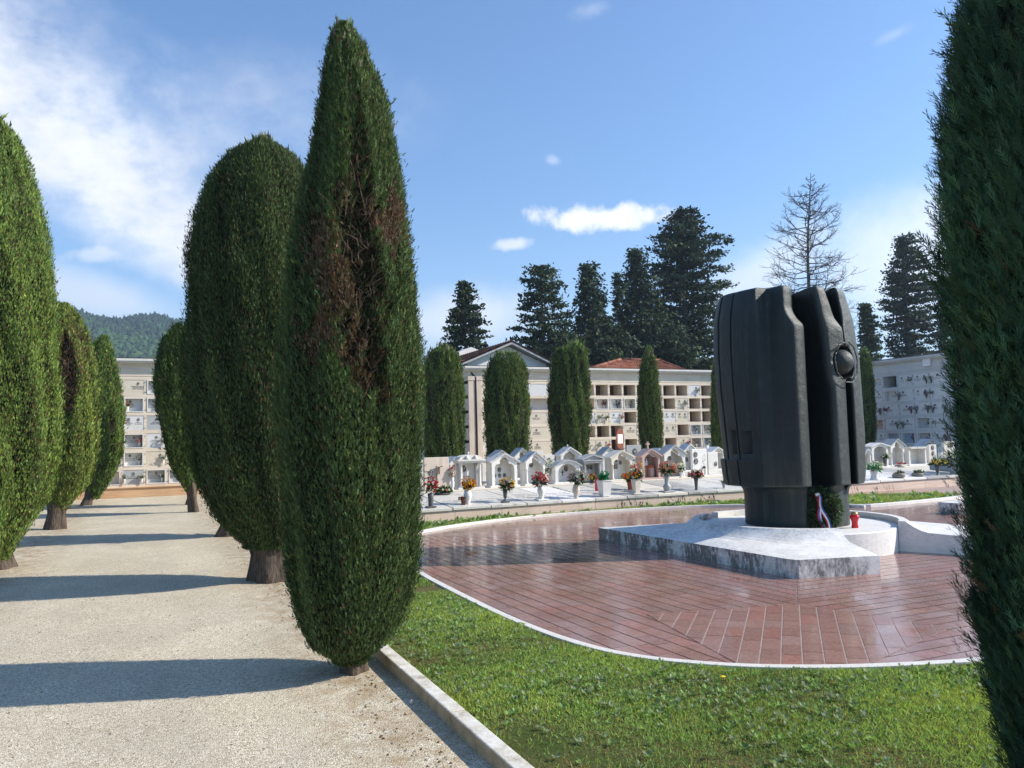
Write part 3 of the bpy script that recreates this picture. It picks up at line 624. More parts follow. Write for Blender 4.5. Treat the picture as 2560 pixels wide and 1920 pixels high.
cypress('second cypress left of the path, with a dead brown cavity high up', 0, (-1.824, 19.1),
        [(655, 118, 150), (680, 100, 172), (720, 88, 190), (800, 78, 205), (900, 74, 209), (1000, 82, 199), (1050, 94, 182), (1080, 104, 160), (1098, 112, 146)],
        75000, .09, T_FAR, 24, trunk=.20, ztrunk=.5, stems=5, dry=dry_l2, green=(.17, .23, .06), brownish=.06)
cypress('farthest cypress left of the path, next to the burial niches', 0, (-1.794, 26.7),
        [(724, 218, 234), (745, 195, 245), (800, 172, 254), (850, 160, 262), (900, 152, 267), (950, 152, 267), (1000, 158, 257), (1050, 180, 233), (1075, 195, 215)],
        36000, .12, T_FAR, 25, trunk=.16, ztrunk=.25, green=(.115, .18, .048))
HID = 'cypresses half hidden behind the broad cypress'
cypress('cypress just right of the wall of sunlit niches, half hidden by the broad cypress', 0, (.969, 21.66),
        [(703, 372, 420), (730, 352, 440), (760, 343, 455), (820, 335, 462), (860, 336, 464), (900, 343, 462), (950, 351, 452), (1000, 364, 440), (1040, 385, 425), (1058, 398, 415)],
        36000, .11, T_FAR, 26, trunk=.13, ztrunk=.75, green=(.09, .145, .040))
cypress('cypress hidden right behind the broad cypress, known by its shadow', 0, (1.25, 15.4),
        [(600, 510, 560), (640, 470, 600), (720, 440, 630), (850, 425, 640), (950, 432, 632), (1020, 450, 610), (1080, 485, 580), (1110, 510, 555)],
        9000, .22, T_FAR, 27, trunk=.18, ztrunk=.5)
cypress('far cypress trunk showing beside the foot of the broad cypress', 0, (1.0, 24.6),
        [(720, 408, 440), (760, 388, 470), (850, 378, 480), (950, 385, 472), (1020, 402, 455), (1050, 415, 440)],
        8000, .24, T_FAR, 28, trunk=.13, ztrunk=.6)
cypress('huge dark near cypress filling the right edge of the photo', 0, (3.22, 1.83),
        [(y_, a_+(42 if y_ < 620 else 44), b_+20) for y_, a_, b_ in [(-420, 2170, 2640), (-200, 2090, 2730), (0, 2046, 2770), (150, 2036, 2785), (300, 2030, 2790), (450, 2024, 2790), (560, 2032, 2788), (700, 2056, 2775), (850, 2074, 2760), (1000, 2086, 2750), (1100, 2092, 2742), (1250, 2092, 2730), (1330, 2088, 2722), (1400, 2100, 2700), (1500, 2118, 2670), (1659, 2150, 2620), (1760, 2200, 2560), (1820, 2280, 2480)]],
        85000, .085, T_FINE, 29, trunk=.13, ztrunk=.25, lobes=(.035, .035), green=(.050, .102, .056), brownish=.02, wisps=80, fuzz=.7)
CG = 'clipped cypresses before the central burial wall'
for lab, x0, px, sd, ol in (
    ('clipped cypress at the left corner of the central burial wall', 0, 957, 31, [(748, 945, 972), (760, 922, 990), (790, 914, 1000), (850, 911, 1004), (920, 911, 1006), (985, 914, 1004), (1010, 920, 998)]),
    ('broad flat-topped cypress before the gabled house end', 0, 1094, 32, [(764, 1070, 1118), (780, 1052, 1134), (810, 1044, 1142), (870, 1042, 1146), (940, 1044, 1148), (990, 1050, 1144), (1010, 1060, 1136)]),
    ('double-headed cypress between the gable and the red hipped roof', 0, 1230, 33, [(742, 1238, 1258), (752, 1200, 1268), (775, 1188, 1274), (840, 1183, 1276), (920, 1184, 1277), (985, 1190, 1272), (1008, 1200, 1262)]),
    ('slim pointed cypress in front of the red hipped roof', 0, 1403, 34, [(755, 1398, 1406), (775, 1386, 1416), (800, 1379, 1424), (860, 1376, 1429), (930, 1378, 1434), (990, 1382, 1432), (1010, 1390, 1424)]),
    ('slim cypress half hidden by the left side of the bronze sculpture', 0, 1550, 35, [(783, 1544, 1552), (800, 1537, 1562), (850, 1534, 1567), (920, 1534, 1568), (990, 1538, 1565), (1005, 1544, 1560)]),
    ('slim cypress showing between the sculpture and the shaded niches', 0, 1871, 36, [(758, 1864, 1872), (775, 1857, 1882), (830, 1852, 1890), (920, 1850, 1893), (985, 1854, 1888), (1002, 1860, 1880)])):
    b = at_y(px*DS, 900*DS, 24.6)
    cypress(lab, 0, (b[0], b[1]), ol, 30000 if sd < 34 else 18000, .105, T_FAR, sd, trunk=.14, ztrunk=.4, green=(.088, .138, .038), lobes=(.06, .09), group=CG, wisps=140)

# ---------------------------------------------------------------- tall conifers behind the walls
def conifer(label, px, Y, top, outline, n_br, seed, style='fir', trunk=.35, clump=.5, tri=.17, nt=20, green=(.055, .076, .040), zlow=2.0, gap=.0, name='conifer', group='dark conifers behind the burial walls', lean=0.):
    r = np.random.default_rng(seed); c0 = at_y(px*DS, 930*DS, Y); base = np.array([c0[0], c0[1], 0.]); hv = base/np.linalg.norm(base); lat = np.array([hv[1], -hv[0], 0.])
    zs, L_, R_ = [], [], []
    for y, xl, xr in outline:
        a, b = at_dep(xl*DS, y*DS, base), at_dep(xr*DS, y*DS, base); zs.append((a[2]+b[2])/2); L_.append((base-a) @ lat); R_.append((b-base) @ lat)
    o = np.argsort(zs); zs, L_, R_ = np.array(zs)[o], np.array(L_)[o], np.array(R_)[o]; zt = at_dep(px*DS, top*DS, base)[2]
    root = empty(name, (base[0], base[1], 0), 0, label, 'tree', group)
    tr = MB(); tr.tube([(0, 0, -.1), (lean*.3, 0, zt*.5), (lean, 0, zt*.97)], [trunk, trunk*.6, .03], 8)
    P, A, B, N, S, C = [], [], [], [], [], []
    k = 0
    for i in range(n_br):
        f = (i+.5)/n_br; z = zlow+(zt-zlow)*f**(.85); az = i*2.39996+r.normal(0, .35); cs = math.cos(az)     # cs: +1 = right
        rad = np.interp(z, zs, R_)*max(cs, 0)+np.interp(z, zs, L_)*max(-cs, 0); side = math.sqrt(max(0, 1-cs*cs)); rad = rad+side*.5*(np.interp(z, zs, R_)+np.interp(z, zs, L_))*.8 if True else rad
        rad = max(.15, rad/(abs(cs)+.8*side+1e-6)*1.)*r.uniform(.72, 1.08)
        if r.random() < gap: continue
        d = lat*cs+hv*math.sin(az); rise = {'fir': .10, 'cedar': .22, 'spruce': -.38}[style]*rad; sag = {'fir': -.05, 'cedar': -.05, 'spruce': .22}[style]
        ts = np.linspace(0, 1, 6); pts = [d*(rad*t)+np.array([lean*z/zt, 0, z+rise*t+sag*rad*t*t]) for t in ts]
        tr.tube(pts, [max(.012, .05*(1-t)*min(1, rad/2)+.012) for t in ts], 3)
        m = max(3, int(rad/clump*2.1)); tt = np.sort(r.uniform(.22 if rad > .8 else 0, 1.02, m))
        for t in tt:
            q = d*(rad*t)+np.array([lean*z/zt, 0, z+rise*t+sag*rad*t*t]); sp = clump*(.35+.65*math.sin(min(1, t*1.05)*PI*.75)); pd = np.array([-d[1], d[0], 0])
            nn = int(nt*(.6+.8*r.random())); g = r.normal(size=(nn, 3))
            pos = q+np.outer(g[:, 0]*sp*.55, d)+np.outer(g[:, 1]*sp*.62, pd)+np.outer(g[:, 2]*sp*(.14 if style != 'spruce' else .30), [0, 0, 1.])
            a = nrm(d*.8+np.array([0, 0, .25 if style != 'spruce' else -.5])+r.normal(size=(nn, 3))*.75); b = nrm(np.cross(a, r.normal(size=(nn, 3))+np.array([0, 0, .6])))
            P.append(pos); A.append(a); B.append(b); S.append(tri*(.5+r.random(nn))); bb = .5+1.1*r.random()**1.3
            C.append(np.array(green)*bb*(.7+.6*r.random((nn, 1))))
    P, A, B, S, C = map(np.concatenate, (P, A, B, S, C)); tm = (np.array([[-.32, 0, 0], [.32, 0, 0], [.30, .6, .08], [-.26, .65, -.05], [0, 1.15, 0]]), np.array([[0, 1, 2], [0, 2, 3], [3, 2, 4]]))
    V, T, tn = spray_mesh(P, A, B, np.cross(A, B), S, tm, C); link('crown', np_mesh('crown', V, T, [M['conifer']], tn), root)
    tr.build('trunk', M['bark_grey'], root); return root
conifer('small pointed conifer standing alone left of the gabled house', 1009, 46, 606, [(610, 1004, 1014), (640, 990, 1030), (665, 975, 1045), (700, 960, 1058), (730, 958, 1060), (760, 960, 1060), (800, 965, 1055)], 110, 41, 'fir', .22, .38, .16, 24)
conifer('open grey-trunked conifer with ragged crown behind the gable', 1178, 46, 570, [(572, 1150, 1190), (590, 1130, 1206), (620, 1126, 1222), (660, 1116, 1228), (700, 1108, 1236), (740, 1106, 1240), (800, 1110, 1240)], 130, 42, 'cedar', .30, .50, .17, 19, gap=.12)
conifer('spire-shaped spruce with drooping tips behind the double-headed cypress', 1279, 47, 566, [(568, 1274, 1284), (590, 1262, 1296), (620, 1250, 1304), (660, 1242, 1316), (700, 1236, 1330), (740, 1230, 1342), (800, 1226, 1350)], 150, 43, 'spruce', .28, .46, .17, 22)
conifer('dark spruce with a bent side leader, left of the tallest conifer', 1385, 47, 532, [(535, 1380, 1392), (560, 1366, 1404), (600, 1350, 1420), (650, 1340, 1432), (700, 1332, 1440), (760, 1326, 1446), (800, 1322, 1450)], 150, 44, 'spruce', .30, .5, .17, 22)
conifer('small bent spruce spire between the two big spruces', 1352, 46.5, 584, [(588, 1348, 1356), (620, 1345, 1362), (650, 1340, 1372), (700, 1335, 1380), (760, 1330, 1390)], 70, 45, 'spruce', .14, .3, .15, 18, lean=-.3)
conifer('tallest wide conifer with layered boughs, left of the sculpture', 1490, 48, 446, [(448, 1468, 1502), (465, 1445, 1512), (500, 1425, 1524), (525, 1402, 1566), (560, 1395, 1572), (600, 1400, 1590), (625, 1408, 1598), (660, 1400, 1572), (700, 1395, 1575), (760, 1390, 1575), (800, 1390, 1570)], 230, 46, 'cedar', .42, .62, .18, 22, gap=.06)
conifer('dense low spruce filling the gap behind the hipped roof', 1440, 44, 690, [(690, 1420, 1460), (720, 1380, 1500), (760, 1340, 1540), (800, 1330, 1550)], 110, 47, 'spruce', .25, .55, .18, 22)
conifer('dense low spruce behind the double-headed cypress', 1310, 44, 700, [(700, 1290, 1330), (730, 1250, 1375), (770, 1225, 1400), (800, 1220, 1410)], 100, 48, 'spruce', .25, .55, .18, 22)
conifer('low dark conifer behind the gabled roof', 1225, 44, 715, [(715, 1205, 1245), (740, 1170, 1285), (800, 1150, 1300)], 80, 49, 'spruce', .22, .5, .18, 20)
conifer('broad layered fir on the right, half hidden by the near cypress', 1972, 47, 503, [(506, 1966, 1980), (530, 1950, 2000), (570, 1926, 2030), (600, 1915, 2050), (640, 1905, 2062), (665, 1892, 2068), (700, 1905, 2064), (750, 1920, 2060), (790, 1925, 2060)], 210, 50, 'fir', .36, .55, .17, 20, gap=.05)
conifer('narrow dark cypress-like conifer rising just right of the sculpture', 1884, 42, 655, [(657, 1880, 1888), (680, 1868, 1900), (720, 1860, 1908), (760, 1858, 1912), (800, 1858, 1912)], 110, 51, 'fir', .2, .32, .15, 24)
conifer('dark column of a conifer behind the near cypress, at the right', 2050, 42, 600, [(610, 2045, 2056), (660, 2030, 2072), (720, 2024, 2080), (800, 2022, 2082)], 90, 52, 'fir', .2, .32, .15, 22)

def bare_tree():
    r = random.Random(9); c0 = at_y(1760*DS, 930*DS, 46); base = (c0[0], c0[1], 0); hv = np.array([c0[0], c0[1], 0.]); hv /= np.linalg.norm(hv); lat = np.array([hv[1], -hv[0], 0])
    root = empty('bare_tree', base, 0, 'leafless dead conifer with bare upswept branches above the sculpture', 'tree')
    zt = at_dep(1774*DS, 362*DS, np.array(base))[2]; sx = lambda z: .62*(z/zt)**3-.06*math.sin(z*.5)
    tk = MB(); tk.tube([lat*sx(z)+np.array([0, 0, z]) for z in np.linspace(0, zt, 24)], [max(.02, .26*(1-k/23.)**.8) for k in range(24)], 8); tk.build('trunk', M['bark_grey'], root, True)
    b = MB(); key = [(362, 4), (420, 40), (450, 70), (490, 85), (540, 88), (590, 105), (640, 125), (700, 130)]
    ky = [at_dep(1760*DS, y*DS, np.array(base))[2] for y, _ in key]; kr = [w/31. for _, w in key]; z = zt*.30; n = 0
    def branch(p, d, L, rad, lev):
        pts = [p]; k = 5 if lev < 2 else 3; q = np.array(p)
        for i in range(k):
            d = nrm(d+np.array([0, 0, .14 if lev == 0 else .05])+np.array([r.gauss(0, .16) for _ in range(3)])); q = q+d*L/k; pts.append(q)
            if lev < 2 and (i > 0 or lev > 0):
                for _ in range((2 if lev < 1 else 1)+(1 if r.random() < .15 else 0)):
                    s = np.array([r.gauss(0, 1) for _ in range(3)]); s[2] *= .55; branch(q, nrm(d*.9+s*.62), L*r.uniform(.22, .42), rad*.45, lev+1)
        b.tube(pts, [max(.008, rad*(1-.75*i/k)) for i in range(k+1)], 3)
    while z < zt*.985:
        rad = float(np.interp(z, ky[::-1], kr[::-1])); a = n*2.399+r.gauss(0, .3); n += 1; d = lat*math.cos(a)+hv*math.sin(a)
        branch(lat*sx(z)+np.array([0, 0, z]), nrm(d+np.array([0, 0, -.12 if z < zt*.7 else .12])), rad*r.uniform(.65, 1.05), .055 if rad > 1 else .03, 0); z += r.uniform(.09, .19)
    b.build('branches', M['bark_grey'], root)
bare_tree()
# ---------------------------------------------------------------- monument: marble base, bronze sculpture, wreath, candle
MC = np.array([8.40, 8.72]); PZ = .33; RIM = .41
def monument_base():
    root = empty('monument_base', (MC[0], MC[1], 0), 0, 'white marble stepped base with sweeping wedges under the bronze sculpture', 'plinth')
    m = MB(); m.lathe([(1.335, 0.), (1.335, PZ-.012), (1.323, PZ), (.2, PZ)], seg=96)
    o = m.build('platform', M['marble'], root)
    def wedge(name, segs, mat, ang0, ang1, corners, ri=1.34, ro=1.44):
        """rim arc ang0..ang1 (degrees); corners = [(rim angle, x, y, z)] relative to the centre"""
        n = 40; angs = np.linspace(ang0, ang1, n); ca = [c[0] for c in corners]; prof = [0, .03, .07, .12, .18, .26, .38, .55, .78, 1.0]
        rows = []
        for a in angs:
            t = math.radians(a); d = np.array([math.cos(t), math.sin(t)]); pi, po = d*ri, d*ro
            ox, oy, oz = (np.interp(a, ca, [c[k] for c in corners]) for k in (1, 2, 3)); q = np.array([ox, oy]); L = np.linalg.norm(q-po)
            r = [(pi[0], pi[1], 0.), (pi[0], pi[1], RIM), (po[0]-.006*d[0], po[1]-.006*d[1], RIM)]
            for p in prof[1:]:
                w = po+(q-po)*p; s = p*L; knee = min(.34, .55*L); zl = .265+(oz-.265)*max(0, (s-knee))/max(.05, L-knee)
                zk = zl if s >= knee else zl+(RIM-.008-zl)*(1-math.sin(min(1, s/knee)*PI/2))**1.15
                r.append((w[0], w[1], zk))
            r.append((q[0], q[1], 0.)); rows.append(r)
        k = len(rows[0]); m = MB(); m.v = [p for r in rows for p in r]
        for i in range(n-1):
            for j in range(k-1): m.f.append((i*k+j, (i+1)*k+j, (i+1)*k+j+1, i*k+j+1)); m.mi.append(0)
        m.f.append(tuple(range(k))); m.mi.append(0); m.f.append(tuple(range((n-1)*k+k-1, (n-1)*k-1, -1))); m.mi.append(0)
        me = m.mesh(name, mat); bm = bmesh.new(); bm.from_mesh(me); bmesh.ops.recalc_face_normals(bm, faces=bm.faces); bm.to_mesh(me); bm.free()
        return link(name, me, root)
    tag(wedge('wedge', 0, M['marble_stained'], 113, 247.6, [(113, -1.98, 2.18, .205), (226, -1.92, -1.96, .217), (247.6, -.92, -2.22, .216)]), 'long wedge with black lichen running down its outer face')
    wedge('wedge', 0, M['marble'], -58.8, 22, [(-58.8, 1.45, -2.55, .21), (-40, 2.6, -2.6, .21), (22, 2.02, -.30, .255)])
    # the rim carries on behind as a low curb
    n = 40; m = MB(); vs = []
    for a in np.linspace(22, 104, n):
        t = math.radians(a); vs += [(math.cos(t)*q, math.sin(t)*q, z) for q, z in ((1.34, .0), (1.34, RIM), (1.45, RIM), (1.50, .33), (1.50, 0))]
    fs = [(i*5+j, (i+1)*5+j, (i+1)*5+j+1, i*5+j+1) for i in range(n-1) for j in range(4)]+[tuple(range(5)), tuple(range((n-1)*5+4, (n-1)*5-1, -1))]
    m.add(vs, fs); me = m.mesh('curb', M['marble']); bm = bmesh.new(); bm.from_mesh(me); bmesh.ops.recalc_face_normals(bm, faces=bm.faces); bm.to_mesh(me); bm.free(); link('curb', me, root)
    # joints between the slabs of the front wedge
    j = MB()
    t = math.radians(226); d = np.array([math.cos(t), math.sin(t)]); pd = np.array([-d[1], d[0]])
    return root
monument_base()
bb = MB(); bb.slabpoly([(13.80, 10.13), (15.2, 9.85), (15.4, 10.6), (13.77, 10.54)], 0, .228)
tag(bb.build('marble_bench', M['marble_stained'], bevel=.006), 'low white marble block standing alone on the paving at the far right', 'bench')

RV, CV_ = np.array([.716, -.698]), np.array([-.698, -.716])     # the sculpture's right and front, as first measured
def sculpture():
    RS = 1.03
    def I(z, xs, ys): return float(np.interp(z, xs, ys))
    def sL(z): return I(z, [.88, .93, 1.0, 1.262, 1.272, 1.8, 2.3, 2.8, 3.25, 3.48, 3.64], [.905, .92, .935, .957, .905, .945, .98, .99, .975, .93, .885])
    def sR(z): return I(z, [.88, .95, 1.1, 1.6, 2.6, 3.2, 3.5, 3.64], [.95, .975, .99, 1.0, .985, .93, .86, .83])
    def keys(z):
        a, b = sL(z), sR(z); sh = I(z, [3.08, 3.13, 3.18, 3.26, 3.34], [0, .22, .55, .85, 1.])     # upper set-back of the second petal
        fr = I(z, [.9, 1.27, 2, 3.2, 3.64], [.97, 1.0, 1.0, .97, .90]); p1 = I(z, [1.4, 2.2, 3.1, 3.5], [.02, .05, .10, .13])
        pl = I(z, [2.28, 2.33, 2.75, 3.05, 3.16, 3.3], [0, .9, 1., .95, .55, 0])                     # plate that closes the last groove round the hollow
        up = I(z, [2.2, 3.2, 3.64], [0, .6, 1.])
        k7 = ((.145-.115*sh)*(1-.03*up), .98*fr-.03*sh); k8 = (.268-.142*sh, .80*fr+.02*sh)
        k9 = (.225-.11*sh, .06); k9b = (.255-.11*sh, .02)
        k10 = (.585-.145*up-.03*I(z, [2.28, 2.31], [0, 1]), (.665+.025*up)*fr); k11 = (.765-.03*up-.19*I(z, [3.05, 3.2, 3.36, 3.64], [0, .45, .62, 1.]), .36+.12*up)
        k12 = (.735-.19*up, -.08); k12b = (.76-.17*up, -.10); k13 = (.835-.14*up, .33+.07*up)
        if pl > 0:
            f = lambda p, q: (p[0]+(q[0]-p[0])*pl, p[1]+(q[1]-p[1])*pl); h_ = lambda w: (k11[0]*(1-w)+k13[0]*w-.008, k11[1]*(1-w)+k13[1]*w-.02)
            k12 = f(k12, h_(.35)); k12b = f(k12b, h_(.65))
        k14 = (.985*b, .02); 
        K = [(-1.0*a, .0), (-.965*a, .28), (-.90*a, .45), (-.875*a, .425), (-.865*a, .50), (-.71*a, .70*fr), (-.70*a, .665*fr), (-.68*a, .72*fr), (-.52*a, .85*fr), (-.34, .945*fr), (-.33, .95*fr), (-.21, (.95-p1)*fr), (-.17, (.945-p1)*fr), (-.02, .95*fr), k7, k8, k9, k9b, k10, k11, k12, k12b, k13, k14,
             (.985*b, -.14), (.93*b, -.38), (.72*b, -.70), (.66*b, -.66), (.62, -.78*fr), (.35, -.93*fr), (0, -1.0*fr), (-.05, -.92*fr), (-.10, -.99*fr), (-.45*a, -.90*fr), (-.78*a, -.64), (-.74*a, -.58), (-.85*a, -.52), (-.97*a, -.22)]
        return np.array(K)
    nk = len(keys(2.)); ang = np.array([math.atan2(v, u) for u, v in keys(1.5)])
    def neck(z):
        k = keys(.95); a = np.arctan2(k[:, 1], k[:, 0]-.046); r = np.full(nk, .695); q = np.stack([.046+r*np.cos(a), r*np.sin(a)], 1)
        q[15] = (.20, .655); q[16] = (.20, .32); q[17] = (.40, .30); q[18] = (.45, .57); q[19] = (.60, .44); q[20] = (.66, .33); q[21] = (.68, .29); q[22] = (.70, .25); q[23] = (.735, .06); q[14] = (.12, .69)
        return q
    zs = [PZ-.01, .45, .60, .72]; lev = [neck(0)]*4
    for t in np.linspace(.08, 1, 9):
        z = .72+(.90-.72)*math.sin(t*PI/2)**.9 if t < 1 else .90; w = 1-math.sqrt(max(0, 1-t*t)); zs.append(z); lev.append(neck(0)*(1-w)+keys(.90)*w)
    for z in list(np.linspace(.93, 1.25, 6))+[1.262, 1.272]+list(np.linspace(1.32, 3.06, 26))+list(np.linspace(3.09, 3.36, 12))+list(np.linspace(3.42, 3.57, 4)): zs.append(z); lev.append(keys(z))
    for z, s in ((3.61, .992), (3.635, .975), (3.645, .94)): zs.append(z); lev.append(keys(3.6)*s)
    sub = 6; rings = []
    for q in lev:
        p = []
        for i in range(nk):
            a, b = q[i], q[(i+1) % nk]
            for t in range(sub): p.append(a+(b-a)*t/sub)
        p = np.array(p)
        for _ in range(3): p = .5*p+.25*(np.roll(p, 1, 0)+np.roll(p, -1, 0))
        rings.append(p*RS)
    m = MB(); n = nk*sub
    rr = np.random.default_rng(2)
    for z, p in zip(zs, rings):
        for u, v in p:
            w = RV*u+CV_*v; m.v.append((w[0], w[1], z))
    for i in range(len(zs)-1):
        for k in range(n): m.f.append((i*n+k, i*n+(k+1) % n, (i+1)*n+(k+1) % n, (i+1)*n+k)); m.mi.append(0)
    m.f.append(tuple(range(n-1, -1, -1))); m.f.append(tuple(range((len(zs)-1)*n, len(zs)*n))); m.mi += [0, 0]
    me = m.mesh('body', M['bronze'], True); bm = bmesh.new(); bm.from_mesh(me); bmesh.ops.recalc_face_normals(bm, faces=bm.faces); bm.to_mesh(me); bm.free()
    root = empty('bronze_sculpture', (8.42, 8.78, 0), 0, 'huge dark bronze drum of ridged petals with a ball set in a round hollow', 'sculpture')
    body = link('body', me, root)
    # hollow for the ball, sunk panels and the slot on the left edge: cut out of the bronze
    def cutter(mb, mat=None):
        o = mb.build('cutter', M['bronze']); return o
    cuts = []
    ax = np.array([.84, .545]); cen2 = np.array([.79, .42])*RS; wz = 2.575
    def P3(u, v, z): w = RV*u+CV_*v; return np.array([w[0], w[1], z])
    c = MB(); A = P3(*(cen2-ax*.20), wz); Bp = P3(*(cen2+ax*.5), wz); dirv = (Bp-A)/np.linalg.norm(Bp-A); up = np.array([0, 0, 1.]); sd = np.cross(dirv, up); vs = []
    for base, rr_ in ((A, .225), (Bp, .29)):
        for k in range(40): w = 2*PI*k/40; jit = 1+.02*math.sin(7*w)+.012*math.sin(13*w); vs.append(base+rr_*jit*(sd*math.cos(w)+up*math.sin(w)))
    c.add(vs, [tuple(range(39, -1, -1)), tuple(range(40, 80))]+[(k, (k+1) % 40, 40+(k+1) % 40, 40+k) for k in range(40)]); cuts.append(c)
    def boxcut(u, v, z, du, dv, dz):
        c = MB(); vs = [P3(u+x*du, v+y*dv, z+w*dz) for w in (-1, 1) for x, y in ((-1, -1), (1, -1), (1, 1), (-1, 1))]
        c.add(vs, [(3, 2, 1, 0), (4, 5, 6, 7), (0, 1, 5, 4), (1, 2, 6, 5), (2, 3, 7, 6), (3, 0, 4, 7)]); cuts.append(c)
    boxcut(-.74*RS, .72, 1.515, .075, .11, .17); boxcut(-.54*RS, .88, 1.505, .085, .11, .16); boxcut(-1.0*RS, .10, 2.57, .085, .10, .17)
    for c in cuts:
        me2 = c.mesh('cut', M['bronze']); b2 = bmesh.new(); b2.from_mesh(me2); bmesh.ops.recalc_face_normals(b2, faces=b2.faces); b2.to_mesh(me2); b2.free()
        co_ = link('cut', me2); md = body.modifiers.new('cut', 'BOOLEAN'); md.operation = 'DIFFERENCE'; md.object = co_; md.solver = 'EXACT'
        co_.location = root.location; bpy.context.view_layer.update(); dg = bpy.context.evaluated_depsgraph_get(); nm = bpy.data.meshes.new_from_object(body.evaluated_get(dg)); body.modifiers.clear(); body.data = nm; nm.name = 'body'
        bpy.data.objects.remove(co_, do_unlink=True)
    b = MB(); prof = [(0.178*math.sin(PI*k/20)+.0005, -0.178*math.cos(PI*k/20)) for k in range(21)]; b.lathe(prof, seg=36)
    s = b.build('ball', M['bronze'], root, True); s.location = tuple(P3(*(cen2-ax*.115), wz+.01))
    # ragged weld beads round the hollow
    w_ = MB(); rr = random.Random(4); pts, rad_ = [], []
    for k in range(121):
        w = 2*PI*k/120; rad = .283+.006*math.sin(9*w)+.004*math.sin(23*w); pts.append(P3(*(cen2+ax*.035), wz)+rad*(sd*math.cos(w)+up*math.sin(w))-dirv*(.02+.035*abs(math.cos(w)))); rad_.append(.007+.006*rr.random())
    w_.tube(pts, rad_, 6); w_.build('weld_lip', M['bronze'], root, True)
sculpture()

def wreath():
    p = ground(1775*DS, 1138*DS, PZ); hv = np.array([p[0], p[1]])/np.hypot(p[0], p[1]); p = p-.17*np.array([hv[0], hv[1], 0])
    root = empty('wreath', (p[0], p[1], PZ), math.atan2(hv[1], hv[0])-PI/2, 'laurel wreath with a white blue red ribbon leaning on the sculpture', 'wreath')
    r = np.random.default_rng(8); n = 1500; a = r.random(n)*2*PI; b = r.random(n)*2*PI; R0, r0 = .175, .072
    tilt = .22
    cx = np.stack([(R0+r0*np.cos(b))*np.cos(a)*.98, r0*np.sin(b)*.8, (R0+r0*np.cos(b))*np.sin(a)*1.12+.25], 1)
    A = nrm(np.stack([-np.sin(a), np.zeros(n), np.cos(a)], 1)*r.choice([-1, 1], n)[:, None]*.5+np.stack([np.cos(b)*np.cos(a), -np.abs(np.sin(b))*.8, np.cos(b)*np.sin(a)], 1)+r.normal(size=(n, 3))*.4); B = nrm(np.cross(A, r.normal(size=(n, 3))))
    cx[:, 1] += (cx[:, 2])*tilt
    tm = (np.array([[0, 0, 0], [-.22, .45, .05], [.22, .45, .05], [0, 1, 0]]), np.array([[0, 2, 1], [1, 2, 3]]))
    c = np.array([.05, .085, .035])*(.6+.9*r.random((n, 1))); V, T, tn = spray_mesh(cx, A, B, np.cross(A, B), .058*(.7+.6*r.random(n)), tm, c)
    link('laurel', np_mesh('laurel', V, T, [M['leaf']], tn), root)
    t = MB(); t.tube([((R0)*math.cos(w), tilt*(R0*math.sin(w)*1.12+.25), R0*math.sin(w)*1.12+.25) for w in np.linspace(0, 2*PI, 25)], .045, 8); t.build('straw_ring', M['twigs'], root)
    rb = MB(); k = 16
    for j in range(2):
        vs = []
        for i in range(k+1):
            f = i/k; z = .44-.43*f; x0 = -.035+.085*f+.02*math.sin(f*7+j*2)+(.012 if j else -.012)*(1+2*f); y = -.075+tilt*z-.02*math.sin(f*5+j)-.02*j
            for s in range(4): vs.append((x0+(-.027+.018*s)*(1-.15*math.sin(f*6+j)), y+.01*math.sin(s*1.5+f*4), z))
        o = len(rb.v); rb.v += vs
        for i in range(k):
            for s in range(3): rb.f.append((o+i*4+s, o+i*4+s+1, o+i*4+s+5, o+i*4+s+4)); rb.mi.append((2, 1, 0)[s] if j == 0 else (2, 0, 1)[s])
    rb.lathe([(.012, .43), (.03, .445), (.035, .46), (.012, .475)], -.035, .01, 9)
    so_ = rb.build('ribbon', [M['ribbon_w'], M['ribbon_b'], M['ribbon_r']], root, True); md = so_.modifiers.new('thick', 'SOLIDIFY'); md.thickness = .003
wreath()
def candle(p, z, h, r, label, lid=True):
    root = empty('grave_candle', (p[0], p[1], z), 0, label, 'candle'); m = MB()
    m.lathe([(r*.72, 0), (r*.74, h*.06), (r*.62, h*.22), (r*.66, h*.40), (r*.98, h*.62), (r, h*.72), (r*.78, h*.80), (r*.6, h*.82)] if lid else [(r, 0), (r, h*.9), (r*.9, h)], seg=20); m.build('jar', M['red_glass'] if lid else M['red_plastic'], root, True)
    if lid:
        m = MB(); m.lathe([(r*.66, h*.81), (r*.72, h*.85), (r*.66, h*.94), (r*.3, h*1.0)], seg=18); m.build('lid', M['gold'], root, True)
pc = ground(1847*DS, 1140*DS, PZ); candle(pc, PZ, .215, .062, 'red glass votive candle with a gold lid on the marble base')
# ---------------------------------------------------------------- graves
Q = lambda x, y: (1040+x*.18083, 1060+y*.18083)
S_ = lambda x, y: (1400+x*.19892, 1060+y*.19892)
K_ = lambda x, y: (2100+x*.24113, 860+y*.24113)
def on_row(px, py, off):
    y = GRAVE_Y(8)+off
    for _ in range(6): p = at_row(px, py, 0, y, 0.); y = GRAVE_Y(p[0])+off
    return p
def row_ang(x): return math.atan(.048) if x < 9 else math.atan(.012)
TOPZ = .30
